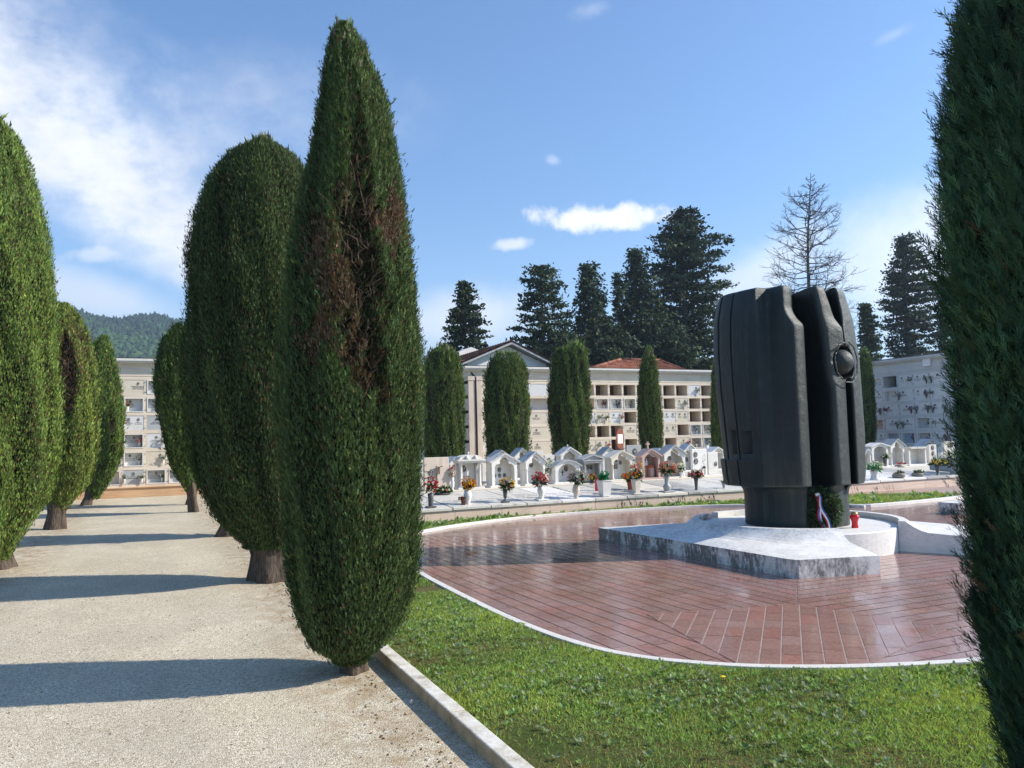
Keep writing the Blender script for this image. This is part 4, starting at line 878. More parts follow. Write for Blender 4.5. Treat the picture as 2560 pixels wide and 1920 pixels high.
# low retaining wall in pieces, each of its own stone
gx = [3.6, 4.9, 5.55, 6.6, 7.75, 8.9, 10.3, 11.8, 13.4, 15.0, 16.6, 18.1, 19.6, 21.15]
wroot = empty('grave_wall', (0, 0, 0), 0, 'low pinkish travertine wall holding up the long row of grave slabs', 'wall')
for a, b in zip(gx[:-1], gx[1:]):
    ya, yb = GRAVE_Y(a), GRAVE_Y(b); m = MB(); m.slabpoly([(a+.004, ya), (b-.004, yb), (b-.004, yb+.30), (a+.004, ya+.30)], 0, TOPZ-.065); m.build('wall_stone', M['trav_pink'], wroot)
m = MB(); m.box(21.16, 21.6, GRAVE_Y(21.2)-.12, GRAVE_Y(21.2)+.4, 0, .42); tag(m.build('wall_pier', M['marble_grey'], bevel=.01), 'grey stone pier ending the grave wall behind the near cypress', 'pier')
m = MB(); m.slabpoly([(3.6, GRAVE_Y(3.6)+.30), (23, GRAVE_Y(23)+.30), (23, 24.5), (3.6, 24.5)], .0, .17); tag(m.build('grave_terrace', M['gravel']), kind='structure')
# slabs, sloping gently up towards the headstones
edges = [on_row(*Q(x, y), -.03)[0] for x, y in ((510, 1190), (1040, 1150), (1535, 1110), (2020, 1075))]+[on_row(*S_(x, y), -.03)[0] for x, y in ((450, 945), (845, 925), (1235, 900), (1615, 875), (1975, 850))]
edges = [edges[0]-1.45, edges[0]-.72]+edges
while edges[-1] < 21.0: edges.append(edges[-1]+.92)
slab_mats = ['marble_grey', 'slab_old', 'slab_old', 'slab_old', 'slab_old', 'marble', 'slab_old', 'slab_speckled', 'marble_cream', 'slab_speckled', 'slab_old', 'slab_old', 'marble_clean', 'marble', 'slab_old', 'marble', 'marble_clean', 'marble']
slab_words = ['grey grave slab', 'pale lichened grave slab', 'pale lichened grave slab', 'white grave slab', 'mottled white grave slab', 'white grave slab', 'white grave slab', 'dark speckled grave slab', 'cream grave slab', 'dark speckled grave slab', 'white grave slab', 'white grave slab', 'clean white grave slab']
for i, (a, b) in enumerate(zip(edges[:-1], edges[1:])):
    m = MB(); mid = (a+b)/2; w = (b-a)/2-.012; z0, z1 = TOPZ-.06, TOPZ+.115; th = .055; L = 2.05
    dz = random.uniform(-.006, .006)
    v = [(-w, 0, 0), (w, 0, 0), (w, L, z1-z0), (-w, L, z1-z0)]
    m.add([(x, y, z) for x, y, z in v]+[(x, y, z+th) for x, y, z in v], [(3, 2, 1, 0), (4, 5, 6, 7), (0, 1, 5, 4), (1, 2, 6, 5), (2, 3, 7, 6), (3, 0, 4, 7)])
    hid = 4.6 > mid or 11.9 < mid < 15.4
    o = m.build('grave_slab', M[slab_mats[i % len(slab_mats)]], bevel=.006, loc=(mid, GRAVE_Y(mid)-.03, TOPZ-.06+dz)); o.rotation_euler = (0, 0, row_ang(mid))
    if not hid:                                     # weathered lettering cut into the slab
        r_ = random.Random(i*7+1); g_ = MB()
        for q_ in (.62, .82, .98, 1.14)[:r_.choice((2, 3, 4))]:
            x_ = -w*r_.uniform(.45, .75); e_ = -x_
            while x_ < e_:
                l_ = r_.uniform(.015, .03); zz_ = (z1-z0)*q_/L+th+.0005; g_.box(x_, x_+l_, q_, q_+.045, zz_, zz_+.004); x_ += l_+(.012 if r_.random() < .85 else .05)
        g_.build('inscription', M['ink_soft'], o)
    SLAB = o; o['slab_x'] = 0
    n = ('first', 'second', 'third', 'fourth', 'fifth', 'sixth', 'seventh', 'eighth', 'ninth', 'tenth', 'eleventh', 'twelfth', 'thirteenth', 'fourteenth', 'fifteenth', 'sixteenth', 'seventeenth', 'eighteenth', 'nineteenth', 'twentieth')[i % 20]
    tag(o, '%s, %s from the left in the row on the low wall' % (slab_words[min(i, len(slab_words)-1)], n), 'grave slab', 'grave slabs along the low wall')
    del o['slab_x']
STEP_Z = TOPZ+.20
for i, (a, b, mt_) in enumerate(((3.6, 6.1, 'marble_old'), (6.105, 8.6, 'marble_cream'), (8.605, 12.4, 'marble_cream'), (12.405, 16, 'trav'), (16.005, 22.5, 'marble_old'))):
    m = MB(); ya, yb = GRAVE_Y(a)+2.06, GRAVE_Y(b)+2.06; m.slabpoly([(a, ya), (b, yb), (b, yb+.95), (a, ya+.95)], .1, STEP_Z)
    tag(m.build('headstone_step', M[mt_], bevel=.008), ('%s stone step that carries the headstones, %s length of it' % (('grey', 'cream', 'pale cream', 'buff', 'white')[i], ('leftmost', 'second', 'third', 'fourth', 'rightmost')[i])), 'step', 'steps under the front headstones')
m = MB(); m.slabpoly([(4, GRAVE_Y(4)+4.0), (23, GRAVE_Y(23)+4.0), (23, GRAVE_Y(23)+5.6), (4, GRAVE_Y(4)+5.6)], .1, STEP_Z+.05); tag(m.build('rear_step', M['marble_old']), 'long stone step carrying the second row of headstones', 'step')

def arch_pts(kind, w, z0, h):
    """opening outline from lower right over the top to lower left; half width w, springing z0, rise h"""
    n = 14
    if kind == 'trefoil':
        p = []
        for k in range(5): t = k/4*PI*.55; p.append((w-.0-(w*.38)*(1-math.cos(t))*.9, z0+h*.42*math.sin(t)))
        for k in range(7): t = -.15*PI+k/6*1.3*PI; p.append((w*.50*math.cos(t), z0+h*.62+h*.38*math.sin(t)))
        for k in range(5): t = (1-k/4)*PI*.55; p.append((-(w-(w*.38)*(1-math.cos(t))*.9), z0+h*.42*math.sin(t)))
        return p
    return [(w*math.cos(PI*k/n), z0+h*math.sin(PI*k/n)) for k in range(n+1)]
def portrait(parent, x, y, z, rx, rz):
    m = MB(); m.disc(x, y, z, rx, rz, 14, .012); o = m.build('portrait', M['rim'], parent); m = MB(); m.disc(x, y-.0125, z, rx*.80, rz*.82, 14, .004); m.build('photo', M['photo'], o); return o
def cross(parent, x, y, z, h, mat, t=.02, name='cross'):
    m = MB(); m.box(x-t/2, x+t/2, y-t/2, y+t/2, z, z+h); m.box(x-h*.30, x-t/2-.0, y-t/2+.002, y+t/2-.002, z+h*.58, z+h*.58+t); m.box(x+t/2, x+h*.30, y-t/2+.002, y+t/2-.002, z+h*.58, z+h*.58+t); return m.build(name, mat, parent)
def ink_lines(parent, x0, x1, y, zs, mat, hh=.014, sd=0, name='inscription'):
    r = random.Random(sd+int(x0*1000)); m = MB()
    for z in zs:
        ind = r.uniform(0, .22)*(x1-x0); x = x0+ind
        while x < x1-ind:
            w = r.uniform(.25, .8)*hh; m.box(x, x+w, y-.003, y, z, z+hh*r.uniform(.7, 1.)); x += w+hh*(.25 if r.random() > .14 else 1.)
    return m.build(name, mat, parent) if m.v else None
def shrine(x, y, z, w, h, label, kind='gable', arch='trefoil', mat='marble', roofm=None, d=.34, cols=False, top_cross=None, ovals=(), inside=None, pitch=.32, eave=.72, group='small marble tomb shrines', cat='tomb shrine', backm=None):
    """aedicule: front with arched opening, sides, back panel, roof. local: x along the row, y inwards"""
    root = empty('tomb_shrine', (x, y, z), row_ang(x), label, cat, group); mm = M[mat]; rm = M[roofm or {'marble_clean': 'roof_stained', 'marble': 'roof_stained'}.get(mat, mat)]; bm_ = M[backm or mat]; hw = w/2
    m = MB(); m.box(-hw-.03, hw+.03, -.03, d, 0, .04); m.build('base', mm, root, bevel=.005)
    ze = h*eave; fw = hw*.80 if cols else hw*.84; ow = hw*.72
    m = MB()
    if kind in ('gable', 'temple'):
        zs = ze*(.72 if arch == 'trefoil' else .78); rise = min(h*.30, ze-zs+(h-ze)*.35) if kind == 'gable' else ze*.20
        if kind == 'gable':
            ar = arch_pts(arch, ow, zs, (h*.93-zs)*.86 if arch == 'trefoil' else min(ow, (h*.9-zs)*.8)); poly = [(-hw*.92, .04), (-ow, .04)]+[(-a, b) for a, b in ar]+[(ow, .04), (hw*.92, .04), (hw*.92, ze), (0, h*.965), (-hw*.92, ze)]
            if cols: poly = [(-hw*.92, zs*.97), (-ow, zs*.97)]+[(-a, b) for a, b in ar]+[(ow, zs*.97), (hw*.92, zs*.97), (hw*.92, ze), (0, h*.965), (-hw*.92, ze)]
            m.prism(poly, 0, .07); m.build('front', mm, root)
            if cols:
                for s in (-1, 1):
                    c = MB(); c.lathe([(.040, .04), (.042, .07), (.028, .085), (.027, zs*.90), (.040, zs*.94), (.042, zs*.97)], s*hw*.80, .036, 10); c.build('column', mm, root, True)
            r = MB(); rt = .035; ov = .05
            for s in (-1, 1):
                r.prism([(0, h*.965), (s*(hw+ov*.8), ze-.035), (s*(hw+ov*.8), ze-.035+rt), (0, h)] if s < 0 else [(0, h), (s*(hw+ov*.8), ze-.035+rt), (s*(hw+ov*.8), ze-.035), (0, h*.965)], -.045, d+.02)
            r.build('roof', rm, root)
        else:
            for s in (-1, 1):
                c = MB(); c.box(s*hw*.78-.05, s*hw*.78+.05, 0, .10, .04, .08); c.lathe([(.038, .08), (.032, .10), (.030, ze*.9), (.042, ze*.95), (.044, ze*.985)], s*hw*.78, .05, 10); c.build('column', mm, root, True)
            e = MB(); e.box(-hw, hw, -.01, d, ze, ze+.055); e.box(-hw-.03, hw+.03, -.035, d, ze+.055, ze+.08); e.build('entablature', mm, root)
            r = MB(); r.prism([(-hw-.03, ze+.082), (hw+.03, ze+.082), (0, h-.035)], .01, d-.01); r.build('pediment', mm, root); r = MB()
            r.prism([(-hw-.06, ze+.082), (0, h-.035), (0, h), (-hw-.06, ze+.115)], -.04, d); r.prism([(0, h-.035), (hw+.06, ze+.082), (hw+.06, ze+.115), (0, h)], -.04, d); r.build('roof', rm, root)
    elif kind == 'curved':
        for s in (-1, 1):
            c = MB(); c.lathe([(.042, .04), (.046, .08), (.034, .10), (.033, ze*.92), (.046, ze*.96), (.048, ze)], s*hw*.78, .055, 12); c.build('column', mm, root, True)
            c = MB(); c.box(s*hw*.62-.03, s*hw*.62+.03, .12, .2, .04, ze-.005); c.build('pilaster', M['marble_grey'], root)
        e = MB(); e.box(-hw, hw, -.02, d, ze, ze+.05); e.box(-hw-.05, hw+.05, -.06, d+.02, ze+.05, ze+.085); e.build('entablature', mm, root)
        r = MB(); pts = [(hw*.95*math.cos(PI*k/12), ze+.086+(h-ze-.086)*math.sin(PI*k/12)**.8) for k in range(13)]; r.prism(pts, .0, d-.02); r.build('pediment', rm, root)
        for s in (-1, 1):
            c = MB(); c.lathe([(.03, 0), (.045, .03), (.03, .07), (.01, .09)], s*hw*.35, .0, 10); c.build('scroll', mm, root, True).location = (0, -.02, ze+.088)
    elif kind == 'low':
        ar = arch_pts('round', hw*.74, h*.42, h*.40); poly = [(-hw*.95, .04), (-hw*.74, .04)]+[(-a, b) for a, b in ar]+[(hw*.74, .04), (hw*.95, .04), (hw*.95, h*.72)]+[(hw*.95*(1-k/5*2), h*.72+(h*.24)*math.sin(PI*k/5)) for k in range(1, 5)]+[(-hw*.95, h*.72)]
        m.prism(poly, 0, .08); m.build('front', mm, root); r = MB(); n = 10
        top = [(hw*1.08*(1-k/n*2), h*.73+(h*.25)*math.sin(PI*k/n)) for k in range(n+1)]; r.prism(top+[(a, b-.035) for a, b in reversed(top)], -.04, d); r.build('roof', rm, root); ze = h*.72
    elif kind == 'box':
        m.box(-hw, -hw+.07, 0, d, .04, h-.06); m.build('side', mm, root); m2 = MB(); m2.box(hw-.07, hw, 0, d, .04, h-.06); m2.build('side', mm, root)
        r = MB(); r.box(-hw-.03, hw+.03, -.04, d, h-.058, h); r.build('roof', rm, root); ze = h-.06
    elif kind == 'headstone':
        m.box(-hw, hw, .05, .13, .04, h); m.build('slab', mm, root, bevel=.006)
    if kind not in ('headstone', 'box'):
        for s in (-1, 1):
            c = MB(); x0, x1 = (s*hw*.90-.02, s*hw*.90+.02); c.box(x0, x1, .072 if kind != 'curved' else .2, d-.05, .04, ze-.04 if kind == 'gable' else ze-.004); c.build('side', mm, root)
    if kind != 'headstone':
        c = MB()
        if kind in ('gable',): c.prism([(-hw*.88, .04), (hw*.88, .04), (hw*.88, ze-.04), (0, h*.92), (-hw*.88, ze-.04)], d-.048, d-.005)
        else: c.box(-hw*.87, hw*.87, d-.048, d-.005, .04, (ze if kind != 'low' else h*.8)-.006)
        c.build('back_panel', bm_, root)
    yb = d-.05 if kind != 'headstone' else .049
    for ox, oz, rx in ovals: portrait(root, ox*hw, yb, oz*h, rx*1.22, rx*1.5)
    if top_cross: cross(root, 0, d*.4, h-.015, top_cross, mm, .035 if top_cross > .15 else .02)
    if inside: inside(root, hw, yb, h)
    return root
def from_px(f, xl, xr, yt, yb, off):
    a, b = on_row(*f(xl, yb), off), on_row(*f(xr, yb), off); t = on_row(*f((xl+xr)/2, yt), off); x = (a[0]+b[0])/2; z = (a[2]+b[2])/2
    return x, (a[1]+b[1])/2, z, b[0]-a[0], t[2]-z
def SH(f, xl, xr, yt, yb, off, label, **k):
    x, y, z, w, h = from_px(f, xl, xr, yt, yb, off); zz = STEP_Z if off < 3 else STEP_Z+.05
    return shrine(x, y, zz, w, h+(z-zz), label, **k)
RA, RB = 2.22, 4.15
def in_cross(r, hw, yb, h): cross(r, 0, yb-.015, h*.30, h*.24, M['metal_dark'], .014)
def in_relief(r, hw, yb, h):
    m = MB(); m.disc(0, yb, h*.72, hw*.24, hw*.24, 16, .02); m.build('relief', M['marble_cream'], r)
def in_text(r, hw, yb, h): ink_lines(r, -hw*.4, hw*.4, yb, [h*.34], M['ink_soft'], .022, 3)
def in_pictures(r, hw, yb, h):
    for z in (.60, .38):
        m = MB(); m.box(-hw*.28, hw*.10, yb-.02, yb-.001, h*(z-.0), h*(z+.17)); o = m.build('picture_frame', M['rim'], r); m = MB(); m.box(-hw*.23, hw*.05, yb-.024, yb-.0205, h*(z+.015), h*(z+.155)); m.build('picture', M['photo'], o)
def angel(r, x, y, z, s):
    m = MB(); m.lathe([(.05*s, 0), (.045*s, .03*s), (.03*s, .09*s), (.035*s, .12*s), (.014*s, .15*s), (.022*s, .17*s), (.022*s, .19*s), (.008*s, .21*s)], x, y, 10); o = m.build('statuette', M['marble_clean'], r, True); o.location = (0, 0, z); return o
def in_pink(r, hw, yb, h):
    for s in (-.12, .12):
        o = angel(r, s*hw-.02, yb-.04, h*.44, 1.0)
    angel(r, -hw*.45, yb-.1, .04, .9); m = MB(); m.box(hw*.20, hw*.58, yb-.16, yb-.03, .045, h*.36); m.build('pedestal', M['marble_pink'], r); m = MB(); m.lathe([(.07, 0), (.10, .07), (.09, .075)], hw*.36, yb-.10, 12); o = m.build('bowl', M['terracotta'], r, True); o.location = (0, 0, h*.365)
def hs_crucifix(r, hw, yb, h):
    m = MB(); m.box(hw*.02, hw*.98, .02, .049, .06, h*.72); m.build('raised_half', M['trav_vert'], r)
    m = MB(); m.box(-.012, .012, -.005, .018, h*.36, h*.74); m.box(-hw*.98, -.02, .03, .0495, h*.60, h*.63); m.build('joint_band', M['trav_vert'], r)
    c = MB(); c.box(-.012+.03, .012+.03, -.025, -.006, h*.50, h*.72); c.tube([(-.09+.03, -.02, h*.735), (.03, -.02, h*.70), (.12, -.02, h*.735)], .010, 6); c.build('crucifix', M['metal_dark'], r)
SH(Q, 130, 474, 460, 905, RA-.05, 'pinkish travertine headstone with a bronze crucifix and oval portraits', kind='headstone', mat='trav_vert', ovals=((-.5, .56, .045), (-.5, .36, .045), (.60, .58, .045), (.60, .40, .045)), inside=hs_crucifix, cat='headstone', group='headstones and shrines of the front row')
FG = 'headstones and shrines of the front row'; BG = 'headstones and shrines of the second row'; RG = 'headstones and shrines right of the sculpture'
SH(Q, 600, 935, 425, 905, RA, 'columned shrine with a curved weathered pediment and a tiny cross on top', kind='curved', mat='marble_old', backm='marble_clean', top_cross=.09, ovals=((-.22, .58, .055),), inside=in_text, eave=.76, group=FG)
SH(Q, 1040, 1420, 402, 885, RA, 'white gabled shrine with a trefoil arch, round relief and four portraits', mat='marble_clean', arch='trefoil', ovals=((0, .50, .04), (-.36, .33, .034), (0, .33, .034), (.36, .33, .034)), inside=in_relief, eave=.76, group=FG)
SH(Q, 1515, 1805, 378, 865, RA, 'narrow gabled shrine with a trefoil arch behind the white urn of red flowers', mat='marble_clean', arch='trefoil', cols=True, ovals=((-.2, .72, .06), (.12, .60, .045)), eave=.70, group=FG)
SH(S_, -62, 268, 442, 748, RA, 'low wide shrine with a round arch and a shallow curved roof', kind='low', mat='marble', backm='marble_clean', roofm='marble_grey', ovals=((-.38, .56, .04), (.28, .60, .05)), inside=in_cross, group=FG)
SH(S_, 305, 540, 378, 740, RA, 'small grey temple-fronted shrine with a triangular pediment', kind='temple', mat='marble_grey', backm='marble_old', ovals=((-.42, .50, .035), (0, .52, .04), (.38, .52, .04)), eave=.68, group=FG)
SH(S_, 645, 930, 328, 735, RA, 'cream gabled shrine with trefoil arch and two framed holy pictures', mat='marble_cream', backm='marble_clean', arch='trefoil', cols=True, inside=in_pictures, ovals=((.38, .58, .035),), eave=.78, group=FG)
SH(S_, 1035, 1275, 308, 710, RA, 'pink marble gabled shrine topped by a white cross', mat='marble_pink', arch='round', top_cross=.20, ovals=((-.36, .66, .034), (0, .72, .038), (.34, .66, .034)), inside=in_pink, eave=.76, group=FG)
SH(S_, 1310, 1588, 258, 690, RA, 'tall grey gabled shrine with a cusped arch on columns', mat='marble_old', roofm='marble_grey', arch='trefoil', cols=True, ovals=((-.2, .66, .035), (.15, .58, .035)), eave=.72, group=FG)
def hs_lamp(r, hw, yb, h):
    m = MB(); m.tube([(.42*hw, .0, h*.06), (.42*hw, .0, h*.30)], .006, 6); m.lathe([(.05, h*.30), (.06, h*.31), (.03, h*.36), (.01, h*.385)], .42*hw, 0, 8); m.tube([(.52*hw, .0, h*.06), (.52*hw, .0, h*.30)], .006, 6); m.build('lantern', M['metal_dark'], r)
SH(S_, 1686, 1872, 313, 668, RA, 'plain clean white headstone with two oval portraits and a lantern', kind='headstone', mat='marble_clean', ovals=((-.55, .80, .05), (-.52, .56, .055)), inside=hs_lamp, cat='headstone', group=FG)
SH(S_, 1885, 2010, 352, 660, RA, 'grey pillar-like headstone just left of the sculpture', kind='headstone', mat='marble_old', ovals=((.5, .5, .04),), cat='headstone', group=FG)
# second row
SH(Q, 470, 608, 447, 650, RB, 'little low shrine with a flat gable seen behind the crucifix headstone', mat='marble_old', arch='round', ovals=((-.5, .72, .06), (-.4, .5, .05)), group=BG)
SH(Q, 60, 128, 500, 690, RB, 'pale headstone edge showing left of the crucifix headstone', kind='headstone', mat='marble_old', cat='headstone', group=BG)
SH(Q, 1045, 1330, 357, 700, RB, 'gabled shrine whose roof peeps over the trefoil shrine with four portraits', mat='marble_old', roofm='marble_grey', arch='round', group=BG)
SH(Q, 1365, 1585, 327, 712, RB, 'white gabled shrine with three portraits between two trefoil shrines', mat='marble_clean', roofm='marble_grey', arch='trefoil', ovals=((-.3, .55, .05), (.1, .55, .05), (-.3, .38, .05)), group=BG)
SH(Q, 1630, 1775, 372, 700, RB-.6, 'pale upright block behind the narrow trefoil shrine', kind='headstone', mat='marble_old', cat='headstone', group=BG)
SH(Q, 1800, 1935, 432, 690, RB, 'square-topped headstone with one portrait behind the white flowers', kind='headstone', mat='marble_old', ovals=((-.2, .72, .07),), cat='headstone', group=BG)
SH(S_, 10, 258, 285, 640, RB, 'tall black-streaked white shrine with a curved top and small cross', kind='gable', arch='round', mat='marble_streaked', top_cross=.08, eave=.74, group=BG)
SH(S_, 540, 715, 288, 640, RB, 'white gabled shrine with a dark roof side, left of the round sign', mat='marble_clean', roofm='marble_grey', arch='round', eave=.74, group=BG)
def in_script(r, hw, yb, h): ink_lines(r, -hw*.6, hw*.6, yb, [h*.46, h*.36, h*.2], M['ink'], .035, 5)
SH(S_, 860, 1045, 264, 620, RB, 'bluish grey gabled headstone with dark handwriting and an oval portrait', kind='headstone', mat='marble_grey', ovals=((.1, .78, .06),), inside=in_script, cat='headstone', group=BG)
SH(S_, 1555, 1735, 247, 620, RB, 'white streaked gabled shrine behind the plain white headstone', mat='marble_streaked', arch='round', ovals=((-.2, .42, .05), (.3, .42, .05)), eave=.72, group=BG)
SH(S_, 1905, 2085, 285, 620, RB, 'white gabled shrine cut by the left edge of the sculpture', mat='marble_clean', roofm='marble_clean', arch='round', eave=.75, group=BG)
m_ = on_row(*S_(1888, 640), RB); 
SH(S_, 1872, 1903, 270, 620, RB+.5, 'thin white post-like headstone between two shrines', kind='headstone', mat='marble_clean', cat='headstone', group=BG)
SH(Q, 930, 976, 548, 705, RB-.3, 'small plain pale block just right of the columned shrine', kind='headstone', mat='marble_old', cat='headstone', group=BG)
SH(Q, 1000, 1040, 462, 690, RB-.9, 'narrow old headstone against the left side of the four-portrait shrine', kind='headstone', mat='marble_grey', cat='headstone', group=BG)
SH(S_, 722, 800, 330, 620, RB+.9, 'pale headstone peeping out under the round sign', kind='headstone', mat='marble_streaked', cat='headstone', ovals=((0, .8, .05),), group=BG)
SH(S_, 1215, 1300, 300, 600, RB+.9, 'pale gabled shrine behind the pink shrine and the tall grey one', mat='marble_streaked', arch='round', group=BG)
SH(S_, 262, 330, 400, 620, RB+.7, 'old grey headstone in the gap left of the temple-fronted shrine', kind='headstone', mat='marble_old', cat='headstone', group=BG)
SH(K_, 690, 735, 1072, 1250, RB, 'slim pale headstone between the steep shrine and the box shrine', kind='headstone', mat='marble_old', cat='headstone', group=RG)
SH(K_, 1035, 1105, 1060, 1235, RB, 'low pale headstone behind the two right-hand headstones', kind='headstone', mat='marble_streaked', cat='headstone', group=RG)
# right of the sculpture
SH(K_, 262, 328, 1082, 1290, RA, 'pale round-arched shrine cut by the right edge of the sculpture', kind='low', mat='marble', ovals=((.2, .7, .05),), group=RG)
SH(K_, 335, 515, 1022, 1290, RA, 'wide-roofed open shrine with a dark cross and a vase inside', mat='marble', backm='marble_clean', roofm='marble_old', arch='round', inside=in_cross, eave=.86, group=RG)
SH(K_, 532, 682, 980, 1285, RA, 'steep white gabled shrine with stepped arch and a red flower box', mat='marble_clean', roofm='marble_grey', arch='trefoil', cols=True, ovals=((-.3, .6, .05), (.05, .62, .05)), eave=.74, group=RG)
SH(K_, 722, 905, 1066, 1282, RA, 'square open marble box shrine with a tall dark cross', kind='box', mat='marble', backm='marble_clean', inside=in_cross, ovals=((-.1, .42, .05),), group=RG)
SH(K_, 860, 1020, 985, 1240, RB, 'big plain gabled shrine behind the square box shrine', mat='marble', arch='round', eave=.66, group=RG)
SH(K_, 945, 1025, 1042, 1262, RA, 'narrow headstone with two round portraits beside the box shrine', kind='headstone', mat='marble_old', ovals=((.0, .84, .05), (.0, .55, .05)), cat='headstone', group=RG)
SH(K_, 1105, 1218, 1008, 1255, RA, 'grey-veined headstone with two oval portraits side by side', kind='headstone', mat='marble_old', ovals=((-.1, .82, .05), (.4, .82, .05)), cat='headstone', group=RG)

# ---- flowers
def bouquet(root, z, R, hgt, colours, n, seed, leafc=(.035, .075, .022), bloom=.035, sx=1., leaves=160):
    r = np.random.default_rng(seed); P, A, B, N, S, C = [], [], [], [], [], []
    cen = np.stack([r.normal(0, .5, n)*R*sx, r.normal(0, .5, n)*R, r.random(n)], 1); dirs = nrm(np.stack([cen[:, 0]/sx, cen[:, 1], .25+.9*cen[:, 2]*R], 1)); dirs = nrm(r.normal(size=(n, 3))*np.array([1, 1, .75])+np.array([0, -.25, .35]))
    pos = dirs*np.array([R*sx, R, hgt*.5])*r.uniform(.72, 1.02, (n, 1))+np.array([0, 0, z+hgt*.52])
    ci = np.array(colours)[r.integers(0, len(colours), n)]*r.uniform(.75, 1.15, (n, 1))
    k = 9
    a = np.tile(np.arange(k)*2*PI/k*1.62, n); D = np.repeat(dirs, k, 0); t1 = nrm(np.cross(D, r.normal(size=(n*k, 3)))); t2 = np.cross(D, t1); el = np.tile(np.linspace(.2, 1.2, k), n)[:, None]
    A_ = nrm((t1*np.cos(a)[:, None]+t2*np.sin(a)[:, None])*np.cos(el)+D*np.sin(el)); B_ = nrm(np.cross(D, A_)); tm = (np.array([[-.2, 0, 0], [.2, 0, 0], [-.42, .6, .06], [.42, .6, .06], [0, 1., 0]]), np.array([[0, 1, 3], [0, 3, 2], [2, 3, 4]]))
    bs = np.repeat(bloom*(.7+.6*r.random(n)), k); V, T, tn = spray_mesh(np.repeat(pos, k, 0), A_, B_, np.cross(A_, B_), bs, tm, np.clip(np.repeat(ci, k, 0)*r.uniform(.8, 1.15, (n*k, 1)), 0, .9))
    link('blossoms', np_mesh('blossoms', V, T, [M['petal']], tn), root)
    d = nrm(r.normal(size=(leaves, 3))*np.array([1, 1, .6])+np.array([0, 0, .15])); p0 = d*np.array([R*sx*.55, R*.55, hgt*.35])*r.random((leaves, 1))+np.array([0, 0, z+hgt*.34]); B2 = nrm(np.cross(d, r.normal(size=(leaves, 3)))); tm = (np.array([[0, 0, 0], [-.16, .4, 0], [.16, .4, 0], [0, 1, .1]]), np.array([[0, 2, 1], [1, 2, 3]]))
    V, T, tn = spray_mesh(p0, d, B2, np.cross(d, B2), R*.62*(.6+.6*r.random(leaves)), tm, np.array(leafc)*(.6+.9*r.random((leaves, 1)))); V[:, 2] = np.maximum(V[:, 2], z*.9)
    link('leaves', np_mesh('leaves', V, T, [M['leaf']], tn), root)
VP = {'cyl': [(.8, 0), (.8, .02), (.86, .5), (1., .98), (.9, 1.)], 'urn': [(.55, 0), (.62, .03), (.5, .08), (.62, .2), (.98, .55), (1., .68), (.82, .86), (.7, .92), (.8, 1.)], 'goblet': [(.9, 0), (.85, .05), (.3, .12), (.32, .2), (.7, .32), (.85, .7), (1., 1.)],
      'bulb': [(.6, 0), (.7, .05), (1., .22), (.8, .36), (.52, .46), (.62, .9), (.66, 1.)], 'pot': [(.7, 0), (.95, .85), (1.05, .87), (1.05, 1.)], 'bowl': [(.7, 0), (.95, .3), (1., .6), (.85, .9), (.8, 1.)], 'flare': [(.75, 0), (.7, .04), (.55, .12), (.72, .6), (1., 1.)], 'waist': [(1., 0), (.95, .1), (.72, .5), (.85, .9), (.95, 1.)]}
def flower_vase(f, xl, xr, yt, yb, off, label, prof, mat, colours=None, fl=None, n=40, seed=1, plate=False, name='flower_vase', square=False, bloom=.035, leafc=(.035, .075, .022), group='flower vases on the graves', cat='flower vase', vname='vase', leaves=160, zb=None):
    a, b, t = on_row(*f(xl, yb), off), on_row(*f(xr, yb), off), on_row(*f((xl+xr)/2, yt), off); x, y = (a[0]+b[0])/2, (a[1]+b[1])/2; z = (TOPZ-.005+.082*max(0, off)) if zb is None else zb; w = (b[0]-a[0])/2; h = t[2]-z
    root = empty(name, (x, y, z), row_ang(x), label, cat, group); z0 = 0
    if plate: m = MB(); m.box(-w*1.5, w*1.5, -w*1.3, w*1.3, 0, .028); m.build('plate', M[mat], root, bevel=.004); z0 = .028
    m = MB()
    if square:
        q = [(w*.72, z0), (w, h)]; m.add([(sx*r, sy*r, zz) for r, zz in q for sx, sy in ((-1, -1), (1, -1), (1, 1), (-1, 1))], [(3, 2, 1, 0), (4, 5, 6, 7), (0, 1, 5, 4), (1, 2, 6, 5), (2, 3, 7, 6), (3, 0, 4, 7)]); m.box(-w*1.08, w*1.08, -w*1.08, w*1.08, h+.001, h+.015); m.build(vname, M[mat], root, bevel=.006)
    else:
        m.lathe([(r*w, z0+(h-z0)*zz) for r, zz in VP[prof]], seg=18); m.build(vname, M[mat], root, True)
    if fl:
        c, d = on_row(*f(fl[0], fl[3]), off), on_row(*f(fl[1], fl[2]), off); R = (d[0]-c[0])/2; cx = (c[0]+d[0])/2-x; H_ = d[2]-c[2]; zc = c[2]-z
        g = empty('bouquet', (cx, 0, 0)); g.parent = root; bouquet(g, max(zc, h*.8), R, H_, colours, n, seed, leafc, bloom, 1., leaves)
    return root
RED, WHT, YEL, ORG, PNK, LIL, GRY = (.55, .02, .03), (.75, .74, .70), (.72, .50, .05), (.68, .22, .015), (.70, .28, .32), (.45, .30, .50), (.50, .53, .54)
flower_vase(Q, 165, 246, 958, 1130, .18, 'dark marble vase of red and white flowers at the left end of the slabs', 'cyl', 'marble_dark', [RED, RED, (.6, .05, .1), WHT], (118, 295, 720, 965), 46, 1, True)
flower_vase(Q, 664, 771, 915, 1105, .28, 'white urn of orange chrysanthemums beside a small brown pot', 'urn', 'vase_white', [ORG, ORG, (.70, .32, .03), YEL], (630, 812, 738, 930), 110, 2, bloom=.028)
